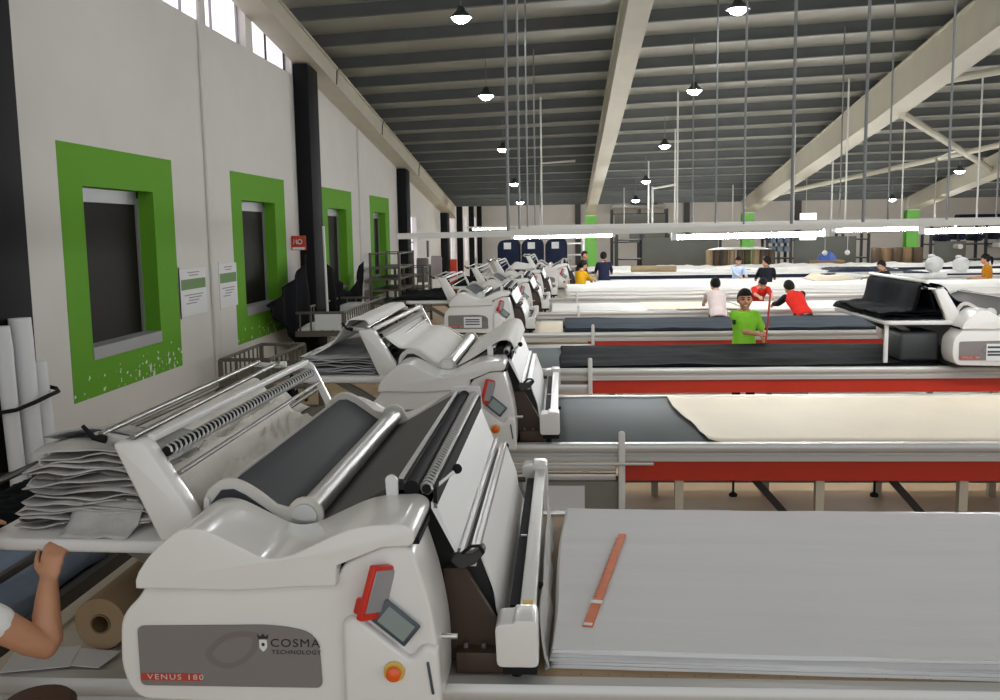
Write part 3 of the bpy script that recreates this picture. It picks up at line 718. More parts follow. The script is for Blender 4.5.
    # cutter beam
    B().prism(rnd_poly([(-0.152, 1.055), (-0.098, 1.055), (-0.098, 1.0), (-0.152, 1.0)], 0.006, 2), 'y', 3.0, 5.05).build('cutter_beam', M['alu_light'], t)
    B().box(-0.19, -0.153, 3.16, 4.86, 1.0, 1.03).build('dark_slot_strip', M['rubber'], t)  # black strip for the dark slot: belt and shade in one
    b = B(); b.box(-0.183, -0.157, 3.9, 3.915, 1.03, 1.037); b.build('track_clip', M['chrome'], t)
    b = B(); b.prism([(-0.143, 3.10), (-0.107, 3.10), (-0.107, 3.15), (-0.125, 3.14), (-0.143, 3.15)], 'z', 1.0552, 1.0556); b.build('warning_label', M['yellow'], t)
    for (ya, yb) in ((2.895, 3.035), (4.95, 5.08)):
        B().prism(rnd_poly([(-0.218, 0.93), (-0.222, 1.07), (-0.165, 1.075), (-0.16, 1.085), (-0.088, 1.085), (-0.084, 0.93)], [0.02, 0.02, 0.005, 0.01, 0.02, 0.02], 3), 'y', ya, yb, 0.014, 3).build('end_box', M['plastic'], t, 50)
    B().box(-0.2, -0.09, 2.905, 3.025, 0.90, 0.932, 0.006).build('end_box_base', M['rubber'], t)
    B().cyl((-0.16, 2.99, 0.862), (-0.16, 2.99, 0.90), 0.018, 10).build('guide_wheel', M['rubber'], t)
    du = B().box(-0.36, -0.20, 2.99, 3.16, 0.862, 0.935, 0.006).build('drive_unit', M['brown'], t)
    for q in (-0.33, -0.27, -0.22): B().cyl((q, 3.03, 0.935), (q, 3.03, 0.95), 0.008, 8).build('bolt', M['steel'], du)
    B().tube([(-0.2, 4.87, 1.02), (-0.3, 4.87, 1.02)], 0.014, 8).build('beam_carrier', M['brown'], t)
    B().tube([(-0.215, 3.07, 0.99), (-0.31, 3.07, 0.99)], 0.014, 8).build('beam_carrier', M['brown'], t)
    b = B(); b.cyl((-0.078, 3.35, 1.03), (-0.095, 3.35, 1.03), 0.012, 12); b.build('lock_knob', M['rubber'], t)
    # arms carrying the spring bar over the loading side
    def arm(y0, y1, thin, name):
        if not thin: pts = rnd_poly([(-1.455, 1.648), (-1.352, 1.655), (-1.195, 1.40), (-1.215, 1.325), (-1.305, 1.305)], [0.02, 0.025, 0.03, 0.04, 0.03], 4)
        else: pts = rnd_poly([(-1.40, 1.640), (-1.30, 1.665), (-1.268, 1.658), (-1.155, 1.42), (-1.185, 1.40), (-1.285, 1.63)], [0.01, 0.02, 0.02, 0.01, 0.01, 0.01], 3)
        return B().prism(pts, 'y', y0, y1, 0.016 if not thin else 0.006, 3).build(name, M['plastic'], t, 50)
    arm(2.945, 3.03, False, 'near_arm'); arm(4.73, 4.76, True, 'far_arm')
    ya, yb = 3.03, 4.75
    B().bar((-1.350, ya-0.02, 1.652), (-1.30, yb, 1.662), 0.030, 0.024, bev=0.005).build('top_rail', M['plastic2'], t)
    sb2 = B().cyl((-1.312, ya, 1.600), (-1.275, yb, 1.612), 0.0165, 12).build('spring_bar', M['rubber'], t)
    n = 44; pts = []
    for k in range(n*8+1):
        a = 2*PI*k/8; f = k/(n*8)
        pts.append((-1.312+0.037*f+0.021*math.cos(a), ya+(yb-ya-0.02)*f, 1.600+0.012*f+0.021*math.sin(a)))
    B().tube(pts, 0.0045, 4).build('coil', M['alu_light'], sb2, 60)
    B().tube([(-1.40, 4.74, 1.652), (-1.48, 4.74, 1.65)], 0.016, 8).build('arm_rail', M['plastic2'], t)
    B().cyl((-1.40, ya-0.05, 1.66), (-1.44, yb, 1.66), 0.010, 10).build('support_rod', M['chrome_dark'], t)
    B().cyl((-1.52, ya-0.02, 1.665), (-1.545, yb, 1.665), 0.010, 10).build('support_rod', M['chrome_dark'], t)
    B().cyl((-1.27, ya, 1.53), (-1.235, yb, 1.56), 0.009, 10).build('support_rod', M['steel'], t)
    B().bar((-1.555, 3.05, 1.655), (-1.42, 3.0, 1.645), 0.03, 0.022, bev=0.005).build('rod_bracket', M['alu_light'], t)
    B().bar((-1.56, yb-0.02, 1.655), (-1.42, yb-0.02, 1.645), 0.03, 0.022, bev=0.005).build('rod_bracket', M['alu_light'], t)
    b = B(); b.tube([(-1.575, 3.0, 1.695), (-1.54, 3.0, 1.655), (-1.50, 3.0, 1.648)], [0.007, 0.010, 0.014], 8); b.build('clamp_lever', M['rubber'], t)
    # loading platform
    pl = rnd_poly([(-1.93, 2.95), (-1.265, 2.92), (-1.265, 4.88), (-1.93, 4.85)], [0.10, 0.02, 0.02, 0.10], 5)
    B().prism(pl, 'z', 1.285, 1.328, 0.012, 2).build('platform', M['plastic2'], t, 50)
    for y in (3.3, 4.5): B().bar((-1.3, y, 1.02), (-1.75, y, 1.285), 0.03, 0.05).build('platform_strut', M['steel'], t)
    B().box(-1.3, -0.40, 2.78, 4.94, 0.875, 0.95).build('carriage', M['darksteel'], t)
    for (x, y) in ((-1.2, 2.98), (-0.55, 2.98), (-1.2, 4.78), (-0.55, 4.78)):
        B().cyl((x, y-0.015, 0.893), (x, y+0.015, 0.893), 0.03, 14).build('wheel', M['rubber'], t)
    return t
m1 = make_machine('nearest white spreading machine with dark belts and grey maker panel')
mlabs = {1: ('second white spreading machine from the front, its bed covered in white fabric', 0.06),
         2: ('white spreading machine at the right edge with black fabric on its platform', 5.20),
         3: ('third white machine up the left row with a white notice on its grey panel', -0.30),
         4: ('fourth white machine up the left row, partly behind the one with the white notice', -0.15),
         5: ('fifth white machine up the left row, half hidden before the yellow shirt', -0.02),
         6: ('farthest white machine of the left row, beside the person in yellow', 0.55)}
machines = {0: m1}
for i, (lab, dx) in mlabs.items():
    c = copy_tree(m1); c['label'] = lab; c.location = (MO.x+dx, TY[i], 0); machines[i] = c
MB(MO).box(-1.90, -1.865, 3.03, 3.07, 0.862, 1.287).build('platform_leg', M['plastic2'], machines[2])

# ------------------------------------------------------------------ fabric helpers
def nz(x, y, z=0.0): return noise.noise(Vector((x, y, z)))
def lay(name, x0, x1, y0, y1, z0, h, m, plies=5, nx=60, ny=14, wr=0.006, amp=0.008, seed=0, edge=0.03, off=(0, 0, 0), round_=0.0):
    """a spread pile of cloth: one closed surface, rumpled on top and ribbed with its layers round the sides"""
    b = MB(off)
    def topf(u, v):
        x = x0+(x1-x0)*u; y = y0+(y1-y0)*v
        ex = edge*nz(y*1.7, seed+3.1)*(1 if u in (0, 1) else 0) ; ey = edge*0.5*nz(x*1.3, seed+9.2)*(1 if v in (0, 1) else 0)
        d = min(v, 1-v)*(y1-y0)
        rz = -round_*max(0, 1-d/0.18)**2 if round_ else 0
        z = z0+h + wr*nz(x*0.8+seed, y*6.0) + wr*0.6*nz(x*3.0, y*2.0+seed) + rz
        return (x+ex, y+ey, z)
    G = b.grid(topf, nx, ny)
    ring = [G[i][0] for i in range(nx+1)] + [G[nx][j] for j in range(1, ny+1)] + [G[i][ny] for i in range(nx-1, -1, -1)] + [G[0][j] for j in range(ny-1, 0, -1)]
    cx, cy = (x0+x1)/2, (y0+y1)/2
    prev = ring; L = plies*2
    O = Vector(off)
    for l in range(1, L+1):
        f = l/L; cur = []
        for q, v in enumerate(ring):
            p = v.co + O
            nxn = -1 if abs(p.x-x0) < 0.05+edge else (1 if abs(p.x-x1) < 0.05+edge else 0)
            nyn = -1 if abs(p.y-y0) < 0.05 else (1 if abs(p.y-y1) < 0.05 else 0)
            s = (amp if l % 2 == 0 else -amp*0.6) * (1 + 0.9*nz(p.x*2.2+l*7.3, p.y*2.2, seed)) + amp*1.2*nz(p.x*0.9, p.y*0.9, l*3.7+seed)
            z = p.z - (p.z-z0)*f + 0.25*h/L*nz(p.x*2.5, p.y*2.5, l*1.9)*(l < L)
            cur.append(b.V((p.x+nxn*s, p.y+nyn*s, z)))
        for q in range(len(ring)):
            r = (q+1) % len(ring)
            b.bm.faces.new((prev[q], prev[r], cur[r], cur[q]))
        prev = cur
    b.bm.faces.new(prev)
    return b.build(name, m, None, 55)

def ribbon_pile(name, x0, x1, y0, y1, z0, h, m, n=9, seed=0, slump=0.06, off=(0, 0, 0), ny=26, lean=0.0):
    """accordion folded cloth: one ribbon folded back and forth, drawn across y"""
    b = MB(off); prof = []
    t = h/(n*1.0)
    for k in range(n):
        z = z0 + 0.012 + t*(k+0.15)
        a, c = (x0, x1) if k % 2 == 0 else (x1, x0)
        sh = slump*nz(k*1.7, seed) ; sh2 = slump*nz(k*2.3, seed+5)
        for s in range(0, 13):
            f = s/12
            x = a+(c-a)*f + (sh if f < 0.5 else sh2)
            # puffed ends: the fold bulges
            pz = 0.35*t*math.sin(PI*f) * (0.5+nz(k*0.9, f*3, seed))
            prof.append((x + lean*(k/n), z+pz, k))
        xe = c + sh2 + (0.018 if c > a else -0.018)
        prof.append((xe + lean*(k/n), z+0.55*t, k))
    def fn(u, v):
        i = min(len(prof)-1, int(round(u*(len(prof)-1))))
        x, z, k = prof[i]
        y = y0+(y1-y0)*v
        e = slump*0.9*nz(x*3+k*1.3, seed+2)*(1 if v in (0, 1) else 0)
        hh = (z-z0)/h
        zz = z + 0.022*nz(x*8+seed, y*6, k*0.8) + 0.022*nz(x*3+seed, y*1.6, 2.2)*hh
        xx = x + 0.02*nz(y*3.2, k*1.9, seed) + 0.012*nz(y*9, k*0.7, seed+1)
        return (xx, y+e, max(zz, z0+0.004))
    b.grid(fn, len(prof)-1, ny)
    o = b.build(name, m, None, 70)
    sm = o.modifiers.new('thick', 'SOLIDIFY'); sm.thickness = min(0.012, t*0.25); sm.offset = 0
    return o

def heap(name, x0, x1, y0, y1, z0, h, m, seed=0, off=(0, 0, 0), nx=40, ny=56, f1=5.0, sharp=1.0, stretch=(1, 1)):
    """rumpled heap of cloth: sharp crossing folds on a soft mound"""
    b = MB(off)
    def fn(u, v):
        x = x0+(x1-x0)*u; y = y0+(y1-y0)*v
        ed = min(1, 5*min(u, 1-u))**0.6 * min(1, 7*min(v, 1-v))**0.6
        wx = x*stretch[0]; wy = y*stretch[1]
        w1 = wx*1.0+wy*0.45 + 0.30*nz(wx*1.9+seed, wy*1.9, seed)
        w2 = wx*0.35-wy*0.9 + 0.30*nz(wx*2.2, wy*2.2+seed, seed+3)
        r1 = (1-abs(math.sin(w1*f1*1.5)))**1.4 * max(0, 0.55+0.9*nz(wx*1.3, wy*1.3, seed+9))
        r2 = (1-abs(math.sin(w2*f1*1.1+1)))**1.4 * max(0, 0.45+0.9*nz(wx*1.6+4, wy*1.6, seed+5))
        r3 = (1-abs(nz(wx*12, wy*9, seed+2))*2.2)
        z = z0 + h*ed*(0.42+0.32*nz(x*1.7+seed, y*1.7)+sharp*(0.30*r1+0.22*r2+0.06*r3))
        j = 0.03*nz(x*5, y*5, seed+7)
        return (x+j, y+0.03*nz(x*4, y*4, seed+3), max(z0+0.005, z))
    b.grid(fn, nx, ny)
    o = b.build(name, m, None, 60)
    sm = o.modifiers.new('thick', 'SOLIDIFY'); sm.thickness = 0.006; sm.offset = 1
    return o

def sheet(name, pts_rows, m, th=0.004, parent=None, ang=60):
    """pts_rows: rows of 3-D points"""
    b = MB(); R = [[b.V(p) for p in row] for row in pts_rows]
    for A, Bb in zip(R, R[1:]):
        for k in range(len(A)-1): b.bm.faces.new((A[k], A[k+1], Bb[k+1], Bb[k]))
    o = b.build(name, m, parent, ang)
    sm = o.modifiers.new('thick', 'SOLIDIFY'); sm.thickness = th; sm.offset = 1
    return o

# ------------------------------------------------------------------ first table: lay of grey plies on kraft paper, ruler
b = MB(); b.box(-0.095, 9.9, 2.985, 4.76, 0.851, 0.855)
kp = tag(b.build('kraft_paper', M['kraft']), 'brown kraft paper spread under the light grey fabric lay', 'paper')
b = MB()
for k in range(60):
    b.lathe([(0.0, 0.8556), (0.004, 0.8556), (0.004, 0.8558), (0, 0.8558)], (0.05+k*0.07+0.02*(k % 2), 3.01, 0), 6)
b.build('punched_holes', M['kraftdots'], kp)['kind'] = 'stuff'
lay1 = tag(lay('fabric_lay', -0.045, 3.3, 3.06, 4.685, 0.8555, 0.066, M['grey_cloth'], plies=5, nx=110, ny=40, wr=0.006, amp=0.008, seed=1.3, edge=0.016),
    'light grey fabric lay of many plies on the nearest table', 'fabric', 'spread fabric lays')
_c = Vector((-0.045, 3.06, 0)); lay1.matrix_world = Matrix.Translation(_c) @ Matrix.Rotation(-0.035, 4, 'Z') @ Matrix.Translation(-_c)
ra, rb_ = Vector((0.078, 3.225, 0)), Vector((0.262, 4.25, 0))
d = (rb_-ra).normalized(); Rm = Matrix((d, Vector((-d.y, d.x, 0)), Vector((0, 0, 1)))).transposed()
rt = thing('ruler', 'long orange ruler lying on the light grey fabric lay', 'ruler', ((ra.x+rb_.x)/2, (ra.y+rb_.y)/2, 0.924))
RO = rt.location
c = (ra+rb_)/2; L = (rb_-ra).length
MB(RO).obox((c.x, c.y, 0.929), L, 0.036, 0.006, Rm, 0.001, 1).build('blade', M['ruler'], rt)
q = ra + d*0.22; MB(RO).obox((q.x, q.y, 0.9325), 0.03, 0.044, 0.003, Rm).build('label_band', M['paper'], rt)
q = ra + d*0.012; MB(RO).obox((q.x, q.y, 0.9325), 0.018, 0.03, 0.003, Rm).build('end_tag', M['paper'], rt)
b = MB(RO)
for k in range(46):
    q = ra + d*(0.27+k*0.0155) + Vector((-d.y, d.x, 0))*0.015
    b.obox((q.x, q.y, 0.9322), 0.0015, 0.010 if k % 5 else 0.018, 0.0006, Rm)
g_ = b.build('graduations', M['brown'], rt); g_['kind'] = 'stuff'
# grey cloth edge hanging by the cutter beam of the nearest machine
rows = []
for i in range(26):
    y = 3.02+(4.55-3.02)*i/25
    rows.append([(-0.076+0.012*nz(y*3, 1.0)+dx*(1+0.5*nz(y*5, 2)), y, z) for dx, z in ((0.0, 1.03), (0.004, 0.97), (0.012, 0.91), (0.025, 0.872), (0.012, 0.862))])
tag(sheet('hanging_cloth', rows, M['pile_cloth'], 0.006), 'narrow strip of grey cloth hanging beside the nearest cutter beam', 'fabric')
# cloth on the loading platform of the nearest machine
tag(ribbon_pile('folded_cloth', -1.83, -1.42, 3.02, 3.42, 1.328, 0.27, M['pile_cloth'], n=16, seed=2.1, slump=0.085, lean=0.10, ny=40), 'tall pile of folded grey cloth on the nearest loading platform', 'fabric')
tag(heap('rumpled_cloth', -1.82, -1.22, 3.45, 4.78, 1.33, 0.19, M['cream_cloth'], seed=4.4, f1=27.0, sharp=0.95, stretch=(1.0, 0.62), nx=100, ny=150), 'rumpled off-white cloth lying behind the nearest white arm', 'fabric')
for (xa, za, w, sd, lab) in ((-1.50, 1.60, 0.16, 0.3, 'off-white cloth strip lying between the chrome rods of the nearest machine'), (-1.36, 1.50, 0.13, 2.3, 'off-white cloth strip hanging under the spring bar of the nearest machine')):
    rows = []
    for i in range(36):
        f = i/35; y = 3.12+1.5*f
        rows.append([(xa-w/2+w*k/8+0.035*nz(y*3.3, sd)+0.012*nz(y*9, k*0.8), y, za-0.11*(k/8-0.35)**2*4+0.035*nz(y*4.2, k*0.35+sd)+0.018*nz(y*13, k*0.9)) for k in range(9)])
    tag(sheet('draped_cloth', rows, M['cream_cloth'], 0.006), lab, 'fabric')
rows = []
for i in range(8):
    f = i/7; y = 3.16+0.22*f
    rows.append([(-1.80+0.34*k/8, y, 1.63+0.022*math.sin(k/8*PI)+0.01*nz(y*6, k)-0.06*f - 0.02*abs(k/8-0.5)) for k in range(9)])
tag(sheet('cloth_flap', rows, M['dark_grey_cloth'], 0.006), 'grey cloth flap on top of the tall folded pile', 'fabric')
rows = []
for i in range(14):
    x = -1.64+0.24*i/13
    rows.append([(x+0.02*nz(k, 1.2)-0.02*k/7, 3.06-0.115*(k/7)+0.02*nz(x*9, k*0.4)*(k > 1), 1.335+0.10*(1-k/7)**1.6+0.008*nz(x*20, k)) for k in range(8)])
tag(sheet('cloth_end', rows, M['pile_cloth'], 0.006), 'loose end of grey cloth lying before the tall folded pile', 'fabric')
# kraft roll, papers on the table end
r = thing('kraft_roll', 'brown kraft paper roll lying on the table end left of the nearest machine', 'paper roll', (-1.640, 3.15, 0.855))
r_o = r.location
b = MB(r_o); b.lathe([(0.034, 0.002), (0.093, 0.0), (0.095, 0.005), (0.095, 1.6), (0.093, 1.605), (0.034, 1.603)], (-1.640, 3.15, 0.950), 32, 'y', True); b.build('wound_paper', M['kraft'], r, 35)
b = MB(r_o); b.lathe([(0.030, -0.004), (0.036, -0.004), (0.036, 1.61), (0.030, 1.61)], (-1.640, 3.15, 0.950), 24, 'y', True); b.build('core_tube', M['cardboard'], r, 35)
b = MB(r_o); b.lathe([(0.0, 0.6), (0.030, 0.6), (0.030, 0.61), (0, 0.61)], (-1.640, 3.15, 0.950), 16, 'y'); b.build('hole_dark_disc', M['rubber'], r, 35)  # black disc deep in the core, put in to darken its hole
for (x, y, sx, sy, a, z, lab) in ((-1.80, 3.04, 0.22, 0.17, 14, 0.8705, 'white paper sheet lying over the corner of the nearest table'), (-1.66, 3.06, 0.20, 0.13, -8, 0.8680, 'smaller paper sheet before the kraft roll end')):
    Rz = Matrix.Rotation(math.radians(a), 3, 'Z')
    tag(MB().obox((x, y, z), sx, sy, 0.002, Rz).build('paper_sheet', M['paper'], None), lab, 'paper')

# ------------------------------------------------------------------ second table
def pap(x0f, x1, y0, y1, z, lab):
    rows = []
    for j in range(13):
        v = j/12; y = y0+(y1-y0)*v
        xs = x0f(v); row = []
        for k in range(41):
            s = (k/40)**2
            x = xs+(x1-xs)*s
            curl = 0.035*max(0, 1-(x-xs)/0.12)**2*(0.6+0.5*nz(y*3, 1.7))
            row.append((x+0.012*nz(y*8, k)*(k == 0), y, z+curl+0.003*nz(x*2, y*2)))
        rows.append(row)
    return tag(sheet('paper_sheet', rows, M['cream'], 0.003), lab, 'paper')
pap(lambda v: 0.955-0.085*v+0.02*math.sin(v*7)+0.05*max(0, 0.2-v)*5*0.6, 11.8, 6.47, 8.27, 0.857, 'long cream paper sheet with a curled torn edge on the dark second table')
b = MB(); b.prism(rnd_poly([(-1.25, 1.335), (-1.25, 1.34), (-1.17, 1.46), (-1.10, 1.495), (-1.05, 1.47)], 0, 1), 'y', 6, 6.1)
b.bm.free()
def bed_cover(i, dx, m, lab, z_up=0.008, path=None, name='bed_cloth'):
    """cloth passing over the rods and down across the machine's bed"""
    y0 = TY[i]-2.95+3.10; y1 = TY[i]-2.95+4.70
    path = path or [(-1.335, 1.60), (-1.30, 1.575), (-1.25, 1.535), (-1.19, 1.495), (-1.13, 1.49), (-1.06, 1.475), (-0.98, 1.42), (-0.90, 1.36)]
    path = cr(path, 4)
    rows = []
    for k in range(20):
        y = y0+(y1-y0)*k/19
        rows.append([(x+dx+0.006*nz(y*3, x*4), y, z+z_up+0.006*nz(y*4, x*6)) for x, z in path])
    return tag(sheet(name, rows, m, 0.006), lab, 'fabric')
dx2 = 0.06
bed_cover(1, dx2, M['white_cloth'], 'white cloth running under the top rail and over the bed of the second machine')
bed_cover(1, dx2, M['white_cloth'], 'white cloth band lying over the two back rods of the second machine', 0.008, [(-1.57, 1.66), (-1.55, 1.69), (-1.48, 1.695), (-1.43, 1.69), (-1.41, 1.66)], 'rod_cloth')
bed_cover(1, dx2, M['white_cloth'], 'white cloth between the chrome roller and the front edge of the second machine', 0.008, [(-0.80, 1.36), (-0.7, 1.415), (-0.53, 1.525), (-0.47, 1.545), (-0.42, 1.53), (-0.39, 1.45)])
bed_cover(1, dx2, M['white_cloth'], 'white cloth hanging from the back rod of the second machine to its pile', 0.004, [(-1.56, 1.685), (-1.60, 1.63), (-1.68, 1.53), (-1.80, 1.46), (-1.90, 1.44)], 'hanging_cloth')
tag(ribbon_pile('folded_cloth', -1.86+dx2, -1.36+dx2, TY[1]+0.05, TY[1]+1.3, 1.328, 0.13, M['dark_grey_cloth'], n=7, seed=6.1, slump=0.03), 'low pile of mid grey folded cloth on the second loading platform', 'fabric')
# ------------------------------------------------------------------ third table: black lay, machine at its right with a black heap
tag(lay('fabric_lay', -0.02, 3.83, 9.99, 11.78, 0.852, 0.035, M['black_cloth'], plies=2, nx=70, wr=0.02, amp=0.01, seed=5.5, edge=0.03), 'black fabric lay on the third table', 'fabric', 'spread fabric lays')
dx3 = 5.20
tag(MB().box(3.46, 3.86, 10.05, 10.6, 0.895, 1.2, 0.04, 3).build('dark_block', M['rackdark']), 'dark block added under the white platform of the right machine', 'box')  # stand-in block for the dark area under the platform
rows = []
y0, y1 = TY[2]+0.08, TY[2]+1.8
for k in range(26):
    v = k/25; y = y0+(y1-y0)*v
    base = cr([(-1.90, 1.338), (-1.885, 1.37), (-1.85, 1.395), (-1.78, 1.405), (-1.70, 1.40), (-1.62, 1.42), (-1.575, 1.55), (-1.555, 1.65), (-1.53, 1.695), (-1.49, 1.69), (-1.46, 1.60), (-1.42, 1.45), (-1.36, 1.36)], 4)
    rows.append([(x+dx3+0.025*nz(y*3, z*3)-0.06*v*(x < -1.7), y, z+0.02*nz(y*3, x*5)) for x, z in base])
tag(sheet('draped_cloth', rows, M['black_cloth'], 0.01), 'black cloth draped over the rods of the right machine', 'fabric')
tag(ribbon_pile('folded_cloth', -1.92+dx3, -1.36+dx3, TY[2]+0.04, TY[2]+1.6, 1.33, 0.10, M['black_cloth'], n=3, seed=8.7, slump=0.05), 'black cloth heap on the white platform of the right machine', 'fabric')
rows = []
for k in range(20):
    y = TY[2]+0.07+1.7*k/19
    rows.append([(x+dx3+0.015*nz(y*4, z*4), y, z) for x, z in cr([(-1.50, 1.70), (-1.42, 1.69), (-1.345, 1.66), (-1.31, 1.58), (-1.285, 1.45), (-1.27, 1.35)], 3)])
tag(sheet('hanging_cloth', rows, M['black_cloth'], 0.01), 'black cloth hanging inside the arm of the right machine', 'fabric')
bed_cover(2, dx3, M['slate_cloth'], 'slate cloth lying on the bed of the right machine', 0.006, [(-1.34, 1.665), (-1.29, 1.64), (-1.24, 1.57), (-1.17, 1.51), (-1.13, 1.495), (-1.06, 1.475), (-0.98, 1.42), (-0.90, 1.36)])
b = MB(); b.cyl((-1.52+dx3, TY[2]+0.0, 1.72), (-1.53+dx3, TY[2]+1.8, 1.725), 0.020, 10)
tag(b.build('cloth_roll', M['white_cloth']), 'white rolled edge lying on top of the black cloth at right', 'fabric')
t = tag(MB().box(-1.03+dx3, -0.55+dx3, TY[2]-0.266, TY[2]-0.262, 0.95, 1.12).build('notice_sheet', M['paper']), 'white notice with two printed lines stuck on the right machine panel', 'notice')
for z in (1.075, 1.03, 1.0): MB().box(-1.02+dx3, -0.62+dx3, TY[2]-0.268, TY[2]-0.2661, z, z+0.02).build('printed_line', M['ink'], t)
# ------------------------------------------------------------------ fourth to ninth tables
tag(lay('fabric_lay', 0.03, 15, 13.56, 15.22, 0.852, 0.05, M['slate_cloth'], plies=2, nx=90, wr=0.02, amp=0.01, seed=2.9, edge=0.03), 'slate grey fabric lay on the fourth table', 'fabric', 'spread fabric lays')
tag(MB().box(-0.42, 0.0, 13.56, 15.2, 0.852, 0.86, 0.002).build('paper_sheet', M['cream']), 'small cream sheet left of the slate fabric lay', 'paper')
tag(lay('white_sheet', -0.2, 2.0, 17.0, 18.7, 0.852, 0.02, M['white_cloth'], plies=1, nx=30, wr=0.012, amp=0.004, seed=3.3), 'white sheet at the left end of the fifth table', 'fabric')
tag(lay('cream_sheet', 1.5, 3.1, 17.02, 18.72, 0.874, 0.012, M['cream'], plies=1, nx=24, wr=0.008, amp=0.004, seed=3.9), 'cream paper lying on the fifth table before the pale shirt', 'paper')
tag(lay('white_sheet', 3.2, 6.3, 17.0, 18.7, 0.852, 0.02, M['white_cloth'], plies=1, nx=30, wr=0.014, amp=0.004, seed=4.3), 'white sheet between the two people at the fifth table', 'fabric')
tag(lay('fabric_lay', 6.5, 17, 17.0, 18.7, 0.852, 0.03, M['slate_cloth'], plies=1, nx=40, wr=0.012, amp=0.004, seed=4.9), 'grey fabric on the fifth table behind the black heap', 'fabric', 'spread fabric lays')
for (x, y, a, l, lab) in ((6.7, 17.5, 20, 1.1, 'pale strip lying on the fifth table right of the red vest'), (6.9, 17.9, 14, 1.2, 'second pale strip behind the first, right of the red vest')):
    tag(MB().obox((x, y, 0.90), l, 0.14, 0.012, Matrix.Rotation(math.radians(a), 3, 'Z'), 0.003).build('cardboard_strip', M['bag']), lab, 'strip')
tag(lay('fabric_lay', 0.1, 18.6, 20.36, 22.2, 0.852, 0.20, M['white_cloth'], plies=2, nx=110, wr=0.025, amp=0.02, seed=7.7, edge=0.04, round_=0.06), 'thick rounded white fabric lay on the sixth table', 'fabric', 'spread fabric lays')
tag(lay('fabric_lay', 0.6, 8.9, 23.98, 25.7, 0.852, 0.08, M['white_cloth'], plies=1, nx=60, wr=0.02, amp=0.01, seed=9.1), 'white fabric lay on the seventh table behind the yellow shirt', 'fabric', 'spread fabric lays')
tag(lay('fabric_lay', 9.1, 15.0, 23.98, 25.7, 0.852, 0.02, M['dark_grey_cloth'], plies=1, nx=40, wr=0.01, amp=0.005, seed=9.6), 'grey fabric on the seventh table before the black-haired person', 'fabric', 'spread fabric lays')
tag(lay('dark_fabric_lay', 1.2, 10.2, 27.5, 29.2, 0.852, 0.10, M['navy_cloth'], plies=2, nx=80, wr=0.01, amp=0.012, seed=1.1), 'navy fabric band under the white lay on the eighth table', 'fabric', 'spread fabric lays')
tag(lay('fabric_lay', 1.0, 9.5, 27.55, 29.15, 0.955, 0.07, M['white_cloth'], plies=1, nx=60, wr=0.05, amp=0.012, seed=1.9), 'white fabric lay over the navy band on the eighth table', 'fabric', 'spread fabric lays')
tag(lay('dark_fabric_lay', 10.4, 15.0, 27.5, 29.2, 0.852, 0.05, M['navy_cloth'], plies=1, nx=30, wr=0.008, amp=0.01, seed=1.7), 'navy fabric under the two white plastic bags on the eighth table', 'fabric', 'spread fabric lays')
tag(lay('fabric_lay', 10.3, 15.0, 27.52, 29.15, 0.91, 0.03, M['white_cloth'], plies=1, nx=40, wr=0.03, amp=0.012, seed=2.4), 'white lay at the right, under the two plastic bags', 'fabric', 'spread fabric lays')
tag(lay('dark_fabric_lay', 1.0, 18.5, 31.05, 32.7, 0.852, 0.09, M['navy_cloth'], plies=2, nx=80, wr=0.02, amp=0.012, seed=3.1), 'navy fabric under the white lay on the farthest table', 'fabric', 'spread fabric lays')
tag(lay('fabric_lay', 0.8, 18.5, 31.05, 32.7, 0.945, 0.06, M['white_cloth'], plies=1, nx=110, wr=0.10, amp=0.012, seed=5.2), 'white fabric lay humped along the farthest table', 'fabric', 'spread fabric lays')
b = MB(); b.lathe([(0.03, 0), (0.09, 0.0), (0.09, 1.3), (0.03, 1.3)], (0, 0, 0), 16, 'x')
cr_ = tag(b.build('cardboard_roll', M['tankroll']), 'tan roll lying on the white eighth table right of the navy shirt', 'roll'); cr_.location = (2.0, 28.2, 1.13); cr_.rotation_euler = (0, 0, -0.25)
b = MB(); b.lathe([(0.02, 0), (0.07, 0.0), (0.07, 2.6), (0.02, 2.6)], (0, 0, 0), 12, 'x')
cr_ = tag(b.build('cardboard_roll', M['bag']), 'long white roll lying across the seventh table at right', 'roll'); cr_.location = (7.0, 25.2, 1.0); cr_.rotation_euler = (0, 0, -0.3)
tag(heap('rumpled_cloth', 6.2, 7.3, 24.1, 25.4, 0.93, 0.22, M['cream'], seed=8.1, f1=2.0), 'cream crumpled cloth on the seventh table right of the black jacket', 'fabric')
tag(heap('rumpled_cloth', 7.4, 9.6, 27.5, 29.1, 0.99, 0.16, M['navy_cloth'], seed=5.8, f1=1.6), 'navy crumpled cloth in the middle of the eighth table', 'fabric')
def bag(x, y, z, r, lab, sz=1.0):
    b = MB((x, y, z)); b.ball((x, y, z+r*0.85*sz), r, (1, 0.8, 0.95*sz), 18)
    b.ball((x-r*0.35, y, z+r*1.75*sz), r*0.45, (1, 0.8, 0.6), 12)
    for v in b.bm.verts:
        n = nz(v.co.x*4/r*0.5, v.co.y*4/r*0.5, v.co.z*4/r*0.5); v.co += v.co.normalized()*0.0 + Vector((v.co.x, v.co.y, 0))*0.22*n
        v.co.z = max(v.co.z, 0.0)
    o = b.build('plastic_bag', M['bag'], None, 60); o.location = (x, y, z)
    return tag(o, lab, 'bag')
bag(10.42, 27.75, 0.945, 0.25, 'left of the two white plastic bags at the right of the eighth table')
bag(11.15, 27.75, 0.945, 0.23, 'right of the two white plastic bags, next to the ochre shirt')
bag(7.0, 33.4, 0.0, 0.40, 'white plastic bag behind the black jacket')
